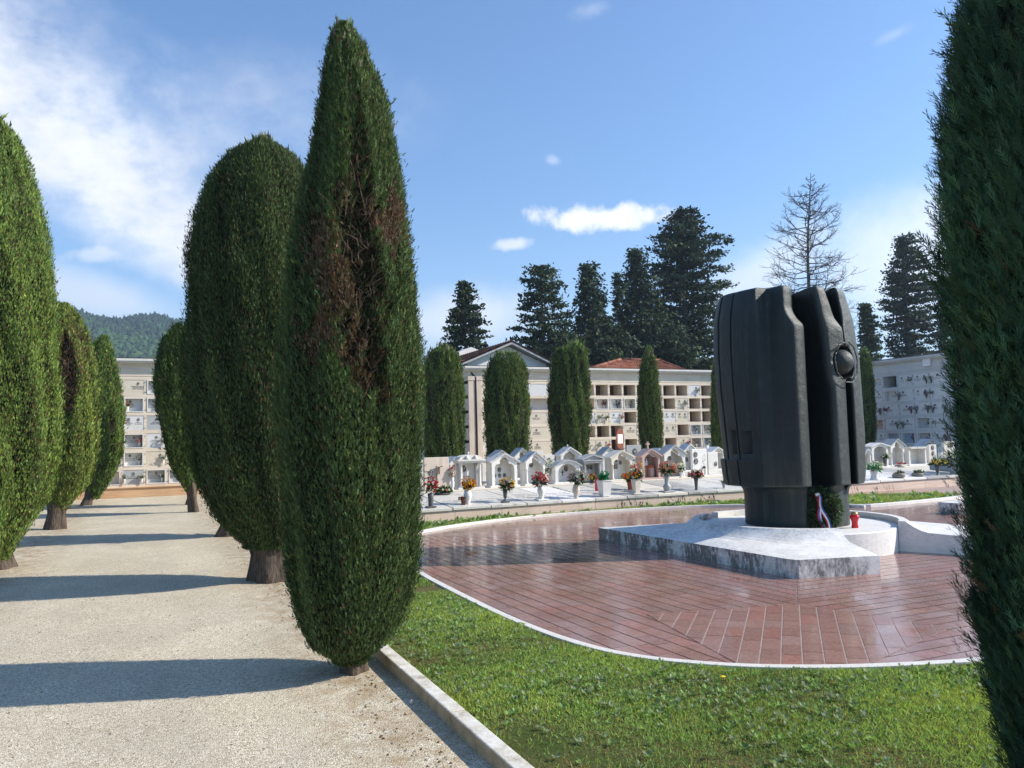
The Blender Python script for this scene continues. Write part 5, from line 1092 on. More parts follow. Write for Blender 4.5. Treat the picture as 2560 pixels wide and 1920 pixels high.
flower_vase(Q, 622, 690, 1045, 1105, .22, 'small brown pot leaning against the white urn of orange chrysanthemums', 'pot', 'brown_pot', [(.2, .05, .04)], (598, 690, 1015, 1060), 8, 3, leaves=60, name='plant_pot', cat='plant pot')
flower_vase(Q, 1204, 1266, 912, 1070, .22, 'dark goblet vase of yellow and white flowers on a little plate', 'goblet', 'marble_dark', [YEL, YEL, WHT, (.6, .3, .3)], (1150, 1360, 740, 935), 60, 4, True)
flower_vase(Q, 1686, 1782, 850, 1045, .18, 'white urn of red and pink flowers on a square white plate', 'urn', 'vase_white', [RED, (.66, .10, .10), PNK, (.5, .02, .03)], (1602, 1812, 660, 870), 60, 5, True, leafc=(.05, .10, .07))
flower_vase(S_, 163, 244, 765, 915, .14, 'beige vase of pale grey and pink hydrangeas', 'urn', 'vase_beige', [GRY, (.58, .60, .60), (.42, .46, .47), (.62, .28, .36)], (118, 332, 578, 775), 130, 6, bloom=.03)
flower_vase(S_, 500, 622, 717, 892, .16, 'square tapered white planter with a bright green plant', 'pot', 'vase_white', [(.02, .30, .12)], (482, 606, 590, 722), 14, 7, square=True, leafc=(.03, .20, .08), leaves=260, name='planter', cat='planter', vname='tub')
flower_vase(S_, 922, 1000, 702, 868, .20, 'squarish stone vase holding a tall mixed bouquet of white and orange flowers', 'cyl', 'marble_cream', [WHT, WHT, (.70, .16, .06), YEL, PNK], (885, 1042, 490, 720), 90, 8, square=True, plate=True)
flower_vase(S_, 848, 922, 722, 788, .85, 'terracotta pot of yellow flowers behind the squarish stone vase', 'pot', 'terracotta', [YEL, (.70, .55, .10), (.65, .12, .05)], (788, 935, 615, 728), 60, 9, name='plant_pot', cat='plant pot')
flower_vase(S_, 1303, 1390, 640, 832, .24, 'grey stone vase with a bulging foot and orange pink flowers', 'bulb', 'marble_grey', [(.62, .22, .14), (.55, .14, .08), (.70, .42, .34), (.6, .3, .2)], (1258, 1440, 468, 650), 90, 10, True)
flower_vase(S_, 1690, 1741, 668, 838, .22, 'slim brownish metal vase of pink flowers before the plain white headstone', 'flare', 'marble_dark', [PNK, (.60, .12, .2), WHT, PNK], (1630, 1786, 582, 676), 60, 11)
flower_vase(S_, 2040, 2085, 742, 830, .25, 'small grey vase half hidden by the left side of the sculpture', 'flare', 'marble_grey', [WHT], (2030, 2095, 690, 750), 12, 12)
flower_vase(S_, 376, 452, 722, 760, RA-.12, 'low planter of red and yellow flowers at the foot of the temple-fronted shrine', 'pot', 'brown_pot', [RED, YEL, (.1, .2, .05)], (374, 455, 632, 735), 34, 13, zb=STEP_Z, name='plant_pot', cat='plant pot')
flower_vase(Q, 255, 480, 945, 1000, RA-.45, 'long dark trough of low plants at the foot of the crucifix headstone', 'bowl', 'marble_dark', [(.6, .2, .2), (.15, .2, .05), WHT], (250, 500, 895, 975), 40, 14, name='plant_trough', cat='trough', leaves=300, vname='trough')
flower_vase(Q, 480, 530, 740, 880, RA-.05, 'tall bunch of pink and white flowers right of the crucifix headstone', 'flare', 'vase_white', [(.72, .45, .45), WHT, PNK], (468, 532, 590, 760), 60, 15, zb=STEP_Z)
flower_vase(Q, 1830, 1880, 700, 850, RA+.3, 'white artificial flowers between the narrow shrine and the low arched shrine', 'flare', 'marble_old', [WHT, GRY, WHT], (1795, 1905, 530, 760), 80, 16, zb=STEP_Z, leafc=(.10, .12, .10))
flower_vase(S_, 1500, 1545, 600, 680, RA-.02, 'white lilies inside the tall grey gabled shrine', 'flare', 'marble_old', [WHT, WHT, (.6, .55, .4)], (1485, 1560, 470, 610), 50, 17, zb=STEP_Z+.04)
flower_vase(K_, 326, 392, 1318, 1415, .12, 'white waisted vase of white flowers wrapped in green paper', 'waist', 'vase_white', [WHT, (.70, .68, .58)], (290, 412, 1212, 1330), 50, 18, leafc=(.02, .22, .10), leaves=140)
flower_vase(K_, 565, 655, 1340, 1408, .18, 'rough stone bowl with a withered plant, left one of two', 'bowl', 'stone', [(.2, .12, .06)], (580, 650, 1318, 1362), 6, 19, name='stone_bowl', cat='bowl', leaves=80, vname='bowl')
flower_vase(K_, 765, 850, 1335, 1395, .25, 'rough stone bowl with a withered plant, right one of two', 'bowl', 'stone', [(.2, .12, .06)], (775, 850, 1312, 1355), 6, 20, name='stone_bowl', cat='bowl', leaves=80, vname='bowl')
flower_vase(K_, 998, 1030, 1245, 1382, .28, 'slender dark vase of yellow flowers on the slabs right of the sculpture', 'goblet', 'marble_dark', [YEL, (.68, .55, .2), (.4, .35, .1)], (952, 1075, 1188, 1262), 36, 21)
flower_vase(K_, 1165, 1228, 1265, 1365, .35, 'white vase with a great spray of white flowers by the near cypress', 'waist', 'vase_white', [WHT, WHT, GRY, (.7, .5, .5)], (1095, 1298, 1112, 1285), 170, 22, leafc=(.10, .13, .11))
flower_vase(K_, 606, 672, 1252, 1282, RA-.1, 'small white box of red flowers in the steep white shrine', 'pot', 'vase_white', [RED, RED], (610, 668, 1232, 1256), 16, 23, zb=STEP_Z+.03, square=True, name='flower_box', cat='flower box', leaves=20, vname='box')
flower_vase(K_, 455, 485, 1190, 1262, RA-.0, 'dark vase of white flowers inside the wide-roofed open shrine', 'goblet', 'marble_dark', [WHT, GRY], (435, 498, 1128, 1200), 26, 24, zb=STEP_Z+.04)
flower_vase(K_, 1032, 1060, 1128, 1230, RA-.05, 'small white column vase between the two right headstones', 'cyl', 'vase_white', None, None, zb=STEP_Z)
pc = on_row(*S_(465, 792), 1.0); candle((pc[0], pc[1]), TOPZ+.078, on_row(*S_(465, 698), 1.0)[2]-TOPZ-.078, .05, 'plain red plastic grave candle in front of the temple-fronted shrine', False)
# weeds at the wall foot
def weeds_at(pts, label):
    r = random.Random(len(pts)); m = MB()
    p0 = pts[0]; root = empty('weed', (p0[0], p0[1], 0), 0, label, 'weed', 'thin weeds at the foot of the low wall')
    for x, y in pts:
        for _ in range(4):
            q = np.array([x-p0[0]+r.gauss(0, .05), y-p0[1]+r.gauss(0, .02), .02]); e = q+np.array([r.gauss(0, .05), r.gauss(0, .02), r.uniform(.08, .22)]); m.tube([q, (q+e)/2+np.array([.01, 0, 0]), e], .0025, 3)
            for k in range(5):
                c = q+(e-q)*r.uniform(.5, 1); w = r.uniform(.008, .018); m.add([c+np.array([-w, 0, 0]), c+np.array([w, .003, .004]), c+np.array([0, 0, 2*w])], [(0, 1, 2)])
    m.build('stalks', M['twigs'], root)
for lab, pp in (('dry weed stalks by the wall under the pink shrine', [(9.85, 15.18), (10.0, 15.17), (9.6, 15.17)]), ('reddish weeds against the wall under the grey bulging vase', [(11.1, 15.2), (11.3, 15.2)]), ('weeds at the wall foot just left of the sculpture', [(12.0, 15.2), (12.15, 15.2)]), ('row of thin weeds on the island before the right wall', [(15.6, 15.1), (15.9, 15.0), (16.4, 14.9), (16.9, 14.7), (17.3, 14.6)])): weeds_at(pp, lab)
def sign():
    p = at_y(*S_(760, 300), 23.5); t = at_y(*S_(752, 185), 23.5); root = empty('round_sign', (t[0], t[1], 0), math.radians(36), 'round red-rimmed sign with a white panel on a pole, turned away', 'sign')
    m = MB(); m.tube([(0, .03, 0), (0, .03, t[2]+.2)], .025, 10); m.build('pole', M['metal_dark'], root, True); R = .36
    m = MB(); m.disc(0, 0, t[2], R, R, 32, .012); m.build('disc', M['red_paint'], root); m = MB(); m.box(-R*.62, R*.62, -.018, -.013, t[2]-R*.45, t[2]+R*.42); m.build('panel', M['white_paint'], root)
sign()
# ---------------------------------------------------------------- burial-niche walls and roofs behind them
PITCH_Z = .617
def niche_wall(name, label, org, ang, cols, grid, base_mat, wall_mat, depth=2.2, roof=True, plinth_mat='orange_base', pil=(), z_top=4.71, plq=('plaque_w', 'plaque_c', 'plaque_w', 'plaque_g'), overh=.2, seed=1):
    """cols = list of x edges (local); grid[row][col] = code: e empty, p flush plaque, r sunk plaque, b blank, . solid"""
    root = empty(name, (org[0], org[1], 0), ang, label, 'burial wall'); r = random.Random(seed); x0, x1 = cols[0], cols[-1]; XL, XR = min([x0]+[p[0] for p in pil]), max([x1]+[p[1] for p in pil])
    m = MB(); m.box(XL-.02, XR+.02, -.16, -.005, 0, .31); m.box(XL-.02, XR+.02, -.20, -.004, .3115, .345); m.build('plinth', M[plinth_mat], root, bevel=.006)
    b = MB(); b.box(XL, XR, .75, depth, 0, 4.5); b.box(XL, XR, 0, .748, 4.045, 4.108); b.box(XL, XR, .02, .748, 4.109, 4.128); b.box(XL, XR, .0, .7485, 4.129, 4.52)
    tops = [4.0-PITCH_Z*i for i in range(6)]; oh = .495
    for i, t in enumerate(tops):
        b.box(XL, XR, 0, .7495, t+.001 if i else t, (t+PITCH_Z-oh) if i else 4.044)
    b.box(XL, XR, 0, .7495, 0, tops[-1]-oh-.0005)
    for j, x in enumerate(cols):
        for t in tops: b.box(x-.045, x+.045, .004, .749, t-oh, t-.0002)
    b.build('frame', M[wall_mat], root)
    for (a, c) in pil:
        p = MB(); p.box(a, c, -.06, .74, .346, 4.128); p.box(a-.02, c+.02, -.08, .741, 4.13, 4.3); p.build('pilaster', M[wall_mat if wall_mat != 'trav' else 'trav_vert'], root, bevel=.006)
    c = MB(); c.box(XL-.08, XR+.08, -.07, .2, 4.521, 4.575); c.box(XL-.08-overh*.5, XR+.08+overh*.5, -overh, .25, 4.576, 4.63); c.box(XL-.1-overh*.5, XR+.1+overh*.5, -overh-.05, .3, 4.631, z_top); c.build('cornice', M['marble_old' if wall_mat == 'trav' else 'trav_grey'], root)
    rf = MB(); rf.add([(XL-.15, -overh-.02, z_top+.003), (XR+.15, -overh-.02, z_top+.003), (XR+.15, depth, z_top+(.25 if roof else .02)), (XL-.15, depth, z_top+(.25 if roof else .02)), (XL-.15, -overh-.02, z_top+.03), (XR+.15, -overh-.02, z_top+.03), (XR+.15, depth, z_top+(.30 if roof else .05)), (XL-.15, depth, z_top+(.30 if roof else .05))], [(3, 2, 1, 0), (4, 5, 6, 7), (0, 1, 5, 4), (1, 2, 6, 5), (2, 3, 7, 6), (3, 0, 4, 7)]); rf.build('roof', M['roof_black'], root)
    info = {}
    for i, row in enumerate(grid):
        for j, code in enumerate(row):
            if code == '.' or j >= len(cols)-1: continue
            a, c_ = cols[j]+.047, cols[j+1]-.047; t = tops[i]-.002; bt = t-oh+.004; w = c_-a
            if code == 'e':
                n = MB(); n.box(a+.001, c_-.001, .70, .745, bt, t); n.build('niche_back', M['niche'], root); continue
            yy = .012 if code in 'pb' else .17; mt_ = {'q': 'plaque_b', 'k': 'plaque_p', 's': 'plaque_g', 'c': 'plaque_c'}.get(code) or plq[r.randrange(len(plq))]
            if code in 'qks': yy = .14
            if code == 'c': yy = .012
            q = MB(); q.box(a+.002, c_-.002, yy, yy+.03, bt, t); po = q.build('plaque', M[mt_], root)
            if code in 'rqks':                      # marble lining of the sunk niche
                f = MB(); f.box(a+.002, a+.035, -.012, yy-.001, bt, t); f.box(c_-.035, c_-.002, -.012, yy-.001, bt, t); f.box(a+.036, c_-.036, -.012, yy-.001, t-.03, t); f.box(a+.036, c_-.036, -.012, yy-.001, bt, bt+.03); f.build('lining', M['marble_clean'], po)
            info[(i, j)] = ((a+c_)/2, bt, w, yy)
            if code == 'b': continue
            k = 2 if w > .9 else (2 if r.random() < .3 else 1)
            for s in range(k):
                px_ = a+w*((s+.5)/k)+r.uniform(-.02, .02) if k > 1 else a+w*r.choice((.3, .5, .5, .7)); sq = r.random() < .3
                m = MB()
                if sq: m.box(px_-.04, px_+.04, yy-.012, yy-.0005, bt+oh*.62, bt+oh*.62+.11)
                else: m.disc(px_, yy, bt+oh*.73, .042, .052, 12, .012)
                m.build('portrait', M['photo'], po)
                ink_lines(po, px_-min(.22, w/k*.42), px_+min(.22, w/k*.42), yy, [bt+oh*f for f in ((.50, .40) if r.random() < .5 else (.52, .43, .34))], M['ink' if r.random() < .6 else 'ink_soft'], .024, i*17+j)
            for (sx, sz) in ((a-.047, t-.07), (a-.047, bt+.06)): 
                pass
    st = MB()
    for j, x in enumerate(cols):
        for t in tops:
            for dz in (-.08, -oh+.07): st.disc(x, .004, t+dz, .014, .014, 8, .02)
    st.build('studs', M['metal_dark'], root); root['n'] = 0; del root['n']
    return root, info
def wall_vase(root, info, key, dx, kind, label, group, seed):
    cx, bt, w, yy = info[key]; x = cx+dx*w; a = root.rotation_euler.z; L = Vector((x, yy-.055, bt+.035)); L.rotate(root.rotation_euler); p = Vector(root.location)+L
    o = empty('wall_vase', p, a, label, 'flower vase', group); vm, cols_ = {'white': ('vase_white', [WHT, WHT, GRY]), 'dark': ('marble_dark', [(.10, .10, .12), (.3, .3, .3), WHT]), 'red': ('vase_white', [RED, (.5, .1, .15)]), 'pink': ('vase_white', [PNK, (.7, .5, .5)]), 'lilac': ('marble_dark', [LIL, (.35, .15, .25)]), 'yellow': ('vase_white', [YEL, ORG, (.6, .2, .2)]), 'grey': ('vase_white', [GRY, (.25, .28, .22)])}[kind]
    m = MB(); m.lathe([(.018, 0), (.02, .01), (.028, .08), (.042, .16), (.036, .165)], seg=10); m.build('vase', M[vm], o, True); g = empty('bouquet', (0, 0, 0)); g.parent = o
    bouquet(g, .15, .10, .17, cols_, 26, seed, (.05, .08, .04), .03, 1., 46)
ORD = ('top', 'second', 'third', 'fourth', 'fifth', 'bottom')
# -- left wall, sunlit, closing the path
xs = at_y(362*1., 950, 29.9)[0]+.028
cl = [xs+.705*k for k in range(-6, 8)]
gl = ['pprpppprprppp', 'rprpprrrppprp', 'ppppppcpppppp', 'rprprprprrprp', 'prprprrcprppp', 'prpprpprprppp']
gl = [list(g) for g in gl]
# columns 5 and 6 are the two that show between the trees
for i, (u, v) in enumerate((('c', 'r'), ('r', 'r'), ('p', 'p'), ('r', 'p'), ('r', 'c'), ('p', 'r'))): gl[i][5], gl[i][6] = u, v
lw, li = niche_wall('burial_niche_wall', 'sunlit burial niche wall closing the gravel path, with ochre plinth', (0, 29.9), 0, [c for c in cl], gl, None, 'trav', seed=3, roof=False)
LG = 'flower vases on the sunlit niche wall'
for key, dx, kd, lab in (((1, 5), -.32, 'yellow', 'big bright bunch of flowers on the second row of the sunlit niche wall'), ((2, 5), -.52, 'yellow', 'yellow flowers at the cypress edge, third row of the sunlit niche wall'), ((3, 5), .28, 'pink', 'pink flowers in a sunk niche, fourth row of the sunlit niche wall'), ((4, 5), .28, 'white', 'white flowers in a sunk niche, fifth row of the sunlit niche wall'), ((5, 5), -.45, 'grey', 'pale flowers at left of the bottom plaque with two portraits'), ((5, 5), .42, 'white', 'pale flowers at right of the bottom plaque with two portraits'), ((5, 6), .30, 'white', 'white flowers in the sunk bottom niche of the sunlit wall'), ((3, 6), .36, 'grey', 'grey flowers by the cypress, fourth row of the sunlit niche wall'), ((4, 6), .36, 'white', 'white flowers by the cypress, fifth row of the sunlit niche wall')):
    wall_vase(lw, li, key, dx, kd, lab, LG, hash(lab) % 1000 if 0 else int(sum(map(ord, lab)) % 991))
# -- central wall
YC = 30.4
def cx_(px): return at_y(px, 1000, YC)[0]
xa, xb = cx_(1487.9), cx_(1721)
pw = (xb-xa)/9.0 if False else .722
nb = round((xb-xa)/pw); pw = (xb-xa)/nb
cc = [xa+pw*k for k in range(-2, 17)]
left_edge = cx_(1205)
cw = [left_edge+.02, (left_edge+cc[0])/2, cc[0]]
cols_c = cw+cc[1:]
ncol = len(cols_c)-1
gc = [['p']*ncol for _ in range(6)]
off = 4                                            # index of the first column right of xa
def setc(i, k, code):
    if 0 <= k+off < ncol: gc[i][k+off] = code
rows = {0: 'eeeeepeepee', 1: 'rrreeepeeep', 2: 'pppeepceeep', 3: 'eecepeersqp', 4: 'peepepckssp', 5: 'ppppppppppp'}
# columns counted from the divider left of the sign: c0..c10
pat = {0: ['e', 'e', 'e', 'e', 'e', 'e', 'e', 'p', 'e', 'p', 'e'], 1: ['r', 'r', 'r', 'e', 'p', 'e', 'p', 'e', 'e', 'e', 'p'], 2: ['c', 'p', 'e', 'p', 'e', 'p', 'c', 'e', 'e', 'e', 'p'], 3: ['e', 'e', 'c', 'p', 'e', 'p', 'e', 's', 'r', 'q', 'p'], 4: ['c', 'e', 'e', 'p', 'p', 'e', 'p', 'k', 's', 's', 'p'], 5: ['p']*11}
for i, rw in pat.items():
    for k, code in enumerate(rw): setc(i, k, code)
for i in range(2): gc[i][off-1] = 'e'
gc[3][off-1] = 'e'
for i, code in enumerate('beccpp'): gc[i][0] = code; gc[i][1] = code if i else 'b'
cwall, ci = niche_wall('burial_niche_wall', 'sunlit central burial wall with many empty dark niches', (0, YC), 0, cols_c, gc, None, 'trav', plinth_mat='trav', pil=[(left_edge-.62, left_edge-.03)], seed=8, plq=('plaque_c', 'plaque_w', 'plaque_c'), roof=False)
CGp = 'flower vases on the central niche wall'
def cv(i, k, dx, kd, lab):
    if (i, k+off) in ci: wall_vase(cwall, ci, (i, k+off), dx, kd, lab, CGp, int(sum(map(ord, lab)) % 991))
cv(1, 0, .25, 'red', 'red flowers in a sunk niche of the central wall, second row'); cv(1, 1, .22, 'dark', 'dark flowers in the white-framed niche of the central wall, second row'); cv(1, 2, .2, 'dark', 'dark flowers in the third sunk niche of the central wall, second row')
cv(2, 0, -.30, 'grey', 'left of two dry bunches on one cream plaque of the central wall'); cv(2, 0, .30, 'grey', 'right of two dry bunches on one cream plaque of the central wall'); cv(2, 1, .42, 'pink', 'pink flowers left of an empty niche, third row of the central wall'); cv(4, 0, -.4, 'grey', 'pale flowers left of the round sign, low on the central wall'); cv(4, 0, .42, 'pink', 'pink flowers just left of the round sign')
cv(0, 7, .30, 'grey', 'grey flowers on the topmost row of the central wall, right part'); cv(1, 6, .28, 'grey', 'grey flowers beside the slim pointed cypress, second row'); cv(3, 7, .2, 'white', 'white flowers on a grey plaque of the central wall, fourth row'); cv(3, 8, .2, 'white', 'white flowers in a white-framed niche of the central wall, fourth row'); cv(4, 6, .4, 'red', 'reddish flowers beside the slim pointed cypress, fifth row'); cv(4, 7, .1, 'grey', 'withered flowers on the pink plaque of the central wall'); cv(4, 8, .1, 'white', 'white flowers on the lower grey plaque of the central wall'); cv(4, 9, -.3, 'grey', 'grey flowers near the sculpture on the lower row of the central wall')
# -- right wall, in shade: its face looks back towards the path
XR_ = 29.4
def ry(px): return at_x(px, 1000, XR_)[1]
d = [ry(p) for p in (2208.5, 2247, 2287.5, 2328.5, 2368)]
pr = (d[0]-d[-1])/4
y_start = 34.0
# local x runs towards -Y (from far to near)
cl = [y_start-(d[0]+pr*k) for k in range(11, -1, -1)]; cl += [y_start-(d[0]-pr*k) for k in range(1, 5)]
n1 = len(cl)-1
p0, p1 = y_start-ry(2369.5), y_start-ry(2386)
cl2 = [p1+.05+pr*k for k in range(0, 8)]
gr = [['p']*n1 for _ in range(6)]; o4 = n1-4
for (i, k), code in {(0, 0): 'e', (0, -1): 'r', (1, 0): 'r', (3, 2): 's', (4, 0): 'q', (4, 1): 'q', (4, 2): 's', (3, -1): 'k', (1, 3): 'b'}.items(): gr[i][o4+k] = code
rwall, ri = niche_wall('burial_niche_wall', 'shaded burial niche wall on the right with black roof', (XR_, y_start), -PI/2, cl, gr, None, 'trav_grey', plinth_mat='trav_grey', pil=[(p0+.02, p1)], seed=12, plq=('plaque_w', 'plaque_w', 'plaque_w'), roof=True)
RGp = 'flower vases on the shaded niche wall'
nth = {0: 'second visible', 1: 'third visible', 2: 'fourth visible', 3: 'last', -1: 'first visible'}
for (i, k, dx, kd) in ((0, 1, .40, 'grey'), (0, 2, .42, 'dark'), (0, 3, -.38, 'dark'), (1, 1, -.45, 'lilac'), (1, 2, .36, 'lilac'), (1, 3, -.42, 'grey'), (2, -1, .3, 'dark'), (2, 0, -.38, 'red'), (2, 1, .36, 'lilac'), (2, 2, -.40, 'lilac'), (2, 2, .40, 'dark'), (2, 3, -.40, 'dark'), (2, 3, .40, 'dark'), (3, 0, .42, 'dark'), (3, 1, -.30, 'dark'), (3, 2, .30, 'white'), (3, 3, -.36, 'white'), (3, 3, .30, 'white'), (4, 1, .30, 'lilac'), (4, 3, .36, 'lilac')):
    if (i, o4+k) in ri: wall_vase(rwall, ri, (i, o4+k), dx, kd, '%s flowers on shaded wall, %s row, %s of %s plaque' % ({'grey': 'pale', 'dark': 'dark', 'lilac': 'lilac', 'red': 'red', 'white': 'white'}[kd], ORD[i], 'left' if dx < 0 else 'right', nth[k]), RGp, i*31+k*7+int(dx*10))
m = MB(); m.box(0, .36, -.1, .0, 0, .36); wl = m.build('wall_lamp', M['white_paint'], bevel=.02); lp = at_x(2318, 905, XR_-.04); wl.location = (XR_-.004, lp[1]+.18, lp[2]-.18); wl.rotation_euler = (0, 0, -PI/2); tag(wl, 'square white lamp box under the cornice of the shaded niche wall', 'lamp')
# continuation of the right wall beyond the pilaster
ex = [['p']*7 for _ in range(6)]
rw2, ri2 = niche_wall('burial_niche_wall', 'next bay of the shaded niche wall, mostly behind the near cypress', (XR_, y_start), -PI/2, cl2, ex, None, 'trav_grey', plinth_mat='trav_grey', pil=[(cl2[-1]+.03, cl2[-1]+.5)], seed=15, plq=('plaque_w', 'plaque_w'))
# -- house with gable behind the central wall
def tiled_plane(mb, a, b, c, dd, n, amp=.035):
    """corrugated tile field: a-b eave, c-d ridge (b->c up the slope)"""
    a, b, c, dd = map(np.array, (a, b, c, dd)); nv = np.cross(b-a, dd-a).astype(float); nv /= np.linalg.norm(nv); nv = nv if nv[2] > 0 else -nv; k = n*4; rows = max(3, int(np.linalg.norm(dd-a)/.38)); V = []
    for j in range(rows*2+1):
        t = (j//2+(j % 2))/rows if j else 0; lift = .0 if j % 2 else .035
        for i in range(k+1): u = i/k; p = (a*(1-u)+b*u)*(1-t)+(dd*(1-u)+c*u)*t; V.append(p+nv*(amp*math.sin(u*n*2*PI)+lift+.04))
    o = len(mb.v); mb.add(V, [(j*(k+1)+i, j*(k+1)+i+1, (j+1)*(k+1)+i+1, (j+1)*(k+1)+i) for j in range(rows*2) for i in range(k)])
YG = YC+.5
gl_, gr_ = at_y(1153, 905, YG)[0]+.25, at_y(1368, 905, YG)[0]-.05; ga = at_y(1271, 850, YG); ez = at_y(1368, 903, YG)[2]-.05
house = empty('gabled_house', ((gl_+gr_)/2, YG, 0), 0, 'white gabled house end with red clay tiled roof behind the niche wall', 'house'); hw = (gr_-gl_)/2; az = ga[2]-.22; ax_ = ga[0]-(gl_+gr_)/2
m = MB(); m.prism([(-hw, 0), (hw, 0), (hw, ez-.10), (ax_, az-.06), (-hw, ez-.10)], .0, 9.); m.build('wall', M['stucco'], house)
m = MB()
for s in (-1, 1):
    e = np.array([s*(hw+.32), ez-.10-.32*(az-ez)/hw]); t_ = np.array([ax_, az]); q = [(e[0], e[1]), (t_[0], t_[1]), (t_[0], t_[1]+.09), (e[0], e[1]+.09)]; m.prism(q if s < 0 else q[::-1], -.38, 9.3)
m.build('roof_boards', M['marble_grey'], house)
m = MB(); e = np.array([-(hw+.34), ez-.01-.34*(az-ez)/hw]); tiled_plane(m, (e[0], -.42, e[1]), (e[0], 9.3, e[1]), (ax_, 9.3, az+.10), (ax_, -.42, az+.10), 34); e2 = -e[0]; tiled_plane(m, (e2, 9.3, e[1]), (e2, -.42, e[1]), (ax_, -.42, az+.10), (ax_, 9.3, az+.10), 34); m.build('roof', M['roof'], house, True)
m = MB(); m.tube([(-hw-.12, -.25, ez-.2), (-hw-.10, -.42, ez-.45), (-hw+.16, -.55, ez-.75), (-hw+.16, -.55, .3)], .05, 8); m.build('downpipe', M['metal_dark'], house, True)
pb_ = at_y(1165, 873, YC+7)
m = MB(); w_ = 1.8; m.prism([(-w_, 0), (w_, 0), (w_, pb_[2]-.5), (0, pb_[2]+.12), (-w_, pb_[2]-.6)], 0, 3); o = m.build('white_gable', M['stucco']); o.location = (at_y(1178, 873, YC+7)[0], YC+7, 0); tag(o, 'pale gable of another house showing above the clay roof at left', 'house')
# -- hipped roof
zb = 4.74; xl, xr_ = at_y(1472, 925, YC+.9)[0], at_y(1712, 925, YC+.9)[0]; r1, r2 = at_y(1555, 901, YC+3.2), at_y(1652, 905, YC+3.2); rz = (r1[2]+r2[2])/2
hip = empty('hipped_roof_house', ((xl+xr_)/2, YC+3.3, 0), 0, 'low house with red hipped tile roof behind the empty niches', 'house'); cx0, cy0 = (xl+xr_)/2, YC+3.3
W = (xr_-xl)/2; yf, ybk = YC+.9-cy0, YC+5.7-cy0; a1, a2 = r1[0]-cx0, r2[0]-cx0
m = MB(); m.box(-W+.2, W-.2, yf+.2, ybk-.2, 0, zb-.02); m.build('wall', M['stucco'], hip)
m = MB(); tiled_plane(m, (-W, yf, zb), (W, yf, zb), (a2, 0, rz), (a1, 0, rz), 36); tiled_plane(m, (W, ybk, zb), (-W, ybk, zb), (a1, 0, rz), (a2, 0, rz), 36); tiled_plane(m, (-W, ybk, zb), (-W, yf, zb), (a1, 0, rz), (a1, 0, rz), 24); tiled_plane(m, (W, yf, zb), (W, ybk, zb), (a2, 0, rz), (a2, 0, rz), 24); m.build('roof', M['roof'], hip, True)
m = MB()
for p, q in (((-W, yf, zb+.05), (a1, 0, rz+.07)), ((W, yf, zb+.05), (a2, 0, rz+.07)), ((a1, 0, rz+.07), (a2, 0, rz+.07))): m.tube([p, q], .085, 8)
m.build('ridge_tiles', M['roof'], hip, True)
m = MB(); m.box(-W+1.4, W+.35, yf-.10, yf+.05, zb-.14, zb+.07); m.build('gutter', M['red_paint'], hip)
# ---------------------------------------------------------------- air: the far hill fades to blue
def haze():
    m = MB(); m.box(-1490, 1490, -300, 1600, -2, 172); t = bpy.data.materials.new('haze_air'); t.use_nodes = True; n = t.node_tree.nodes; n.clear()
    o = n.new('ShaderNodeOutputMaterial'); v = n.new('ShaderNodeVolumePrincipled'); v.inputs['Color'].default_value = (.62, .78, 1., 1); v.inputs['Density'].default_value = HAZE_D; v.inputs['Anisotropy'].default_value = .3
    t.node_tree.links.new(v.outputs[0], o.inputs['Volume']); tag(m.build('haze', t), kind='stuff')
HAZE_D = .0005
haze()
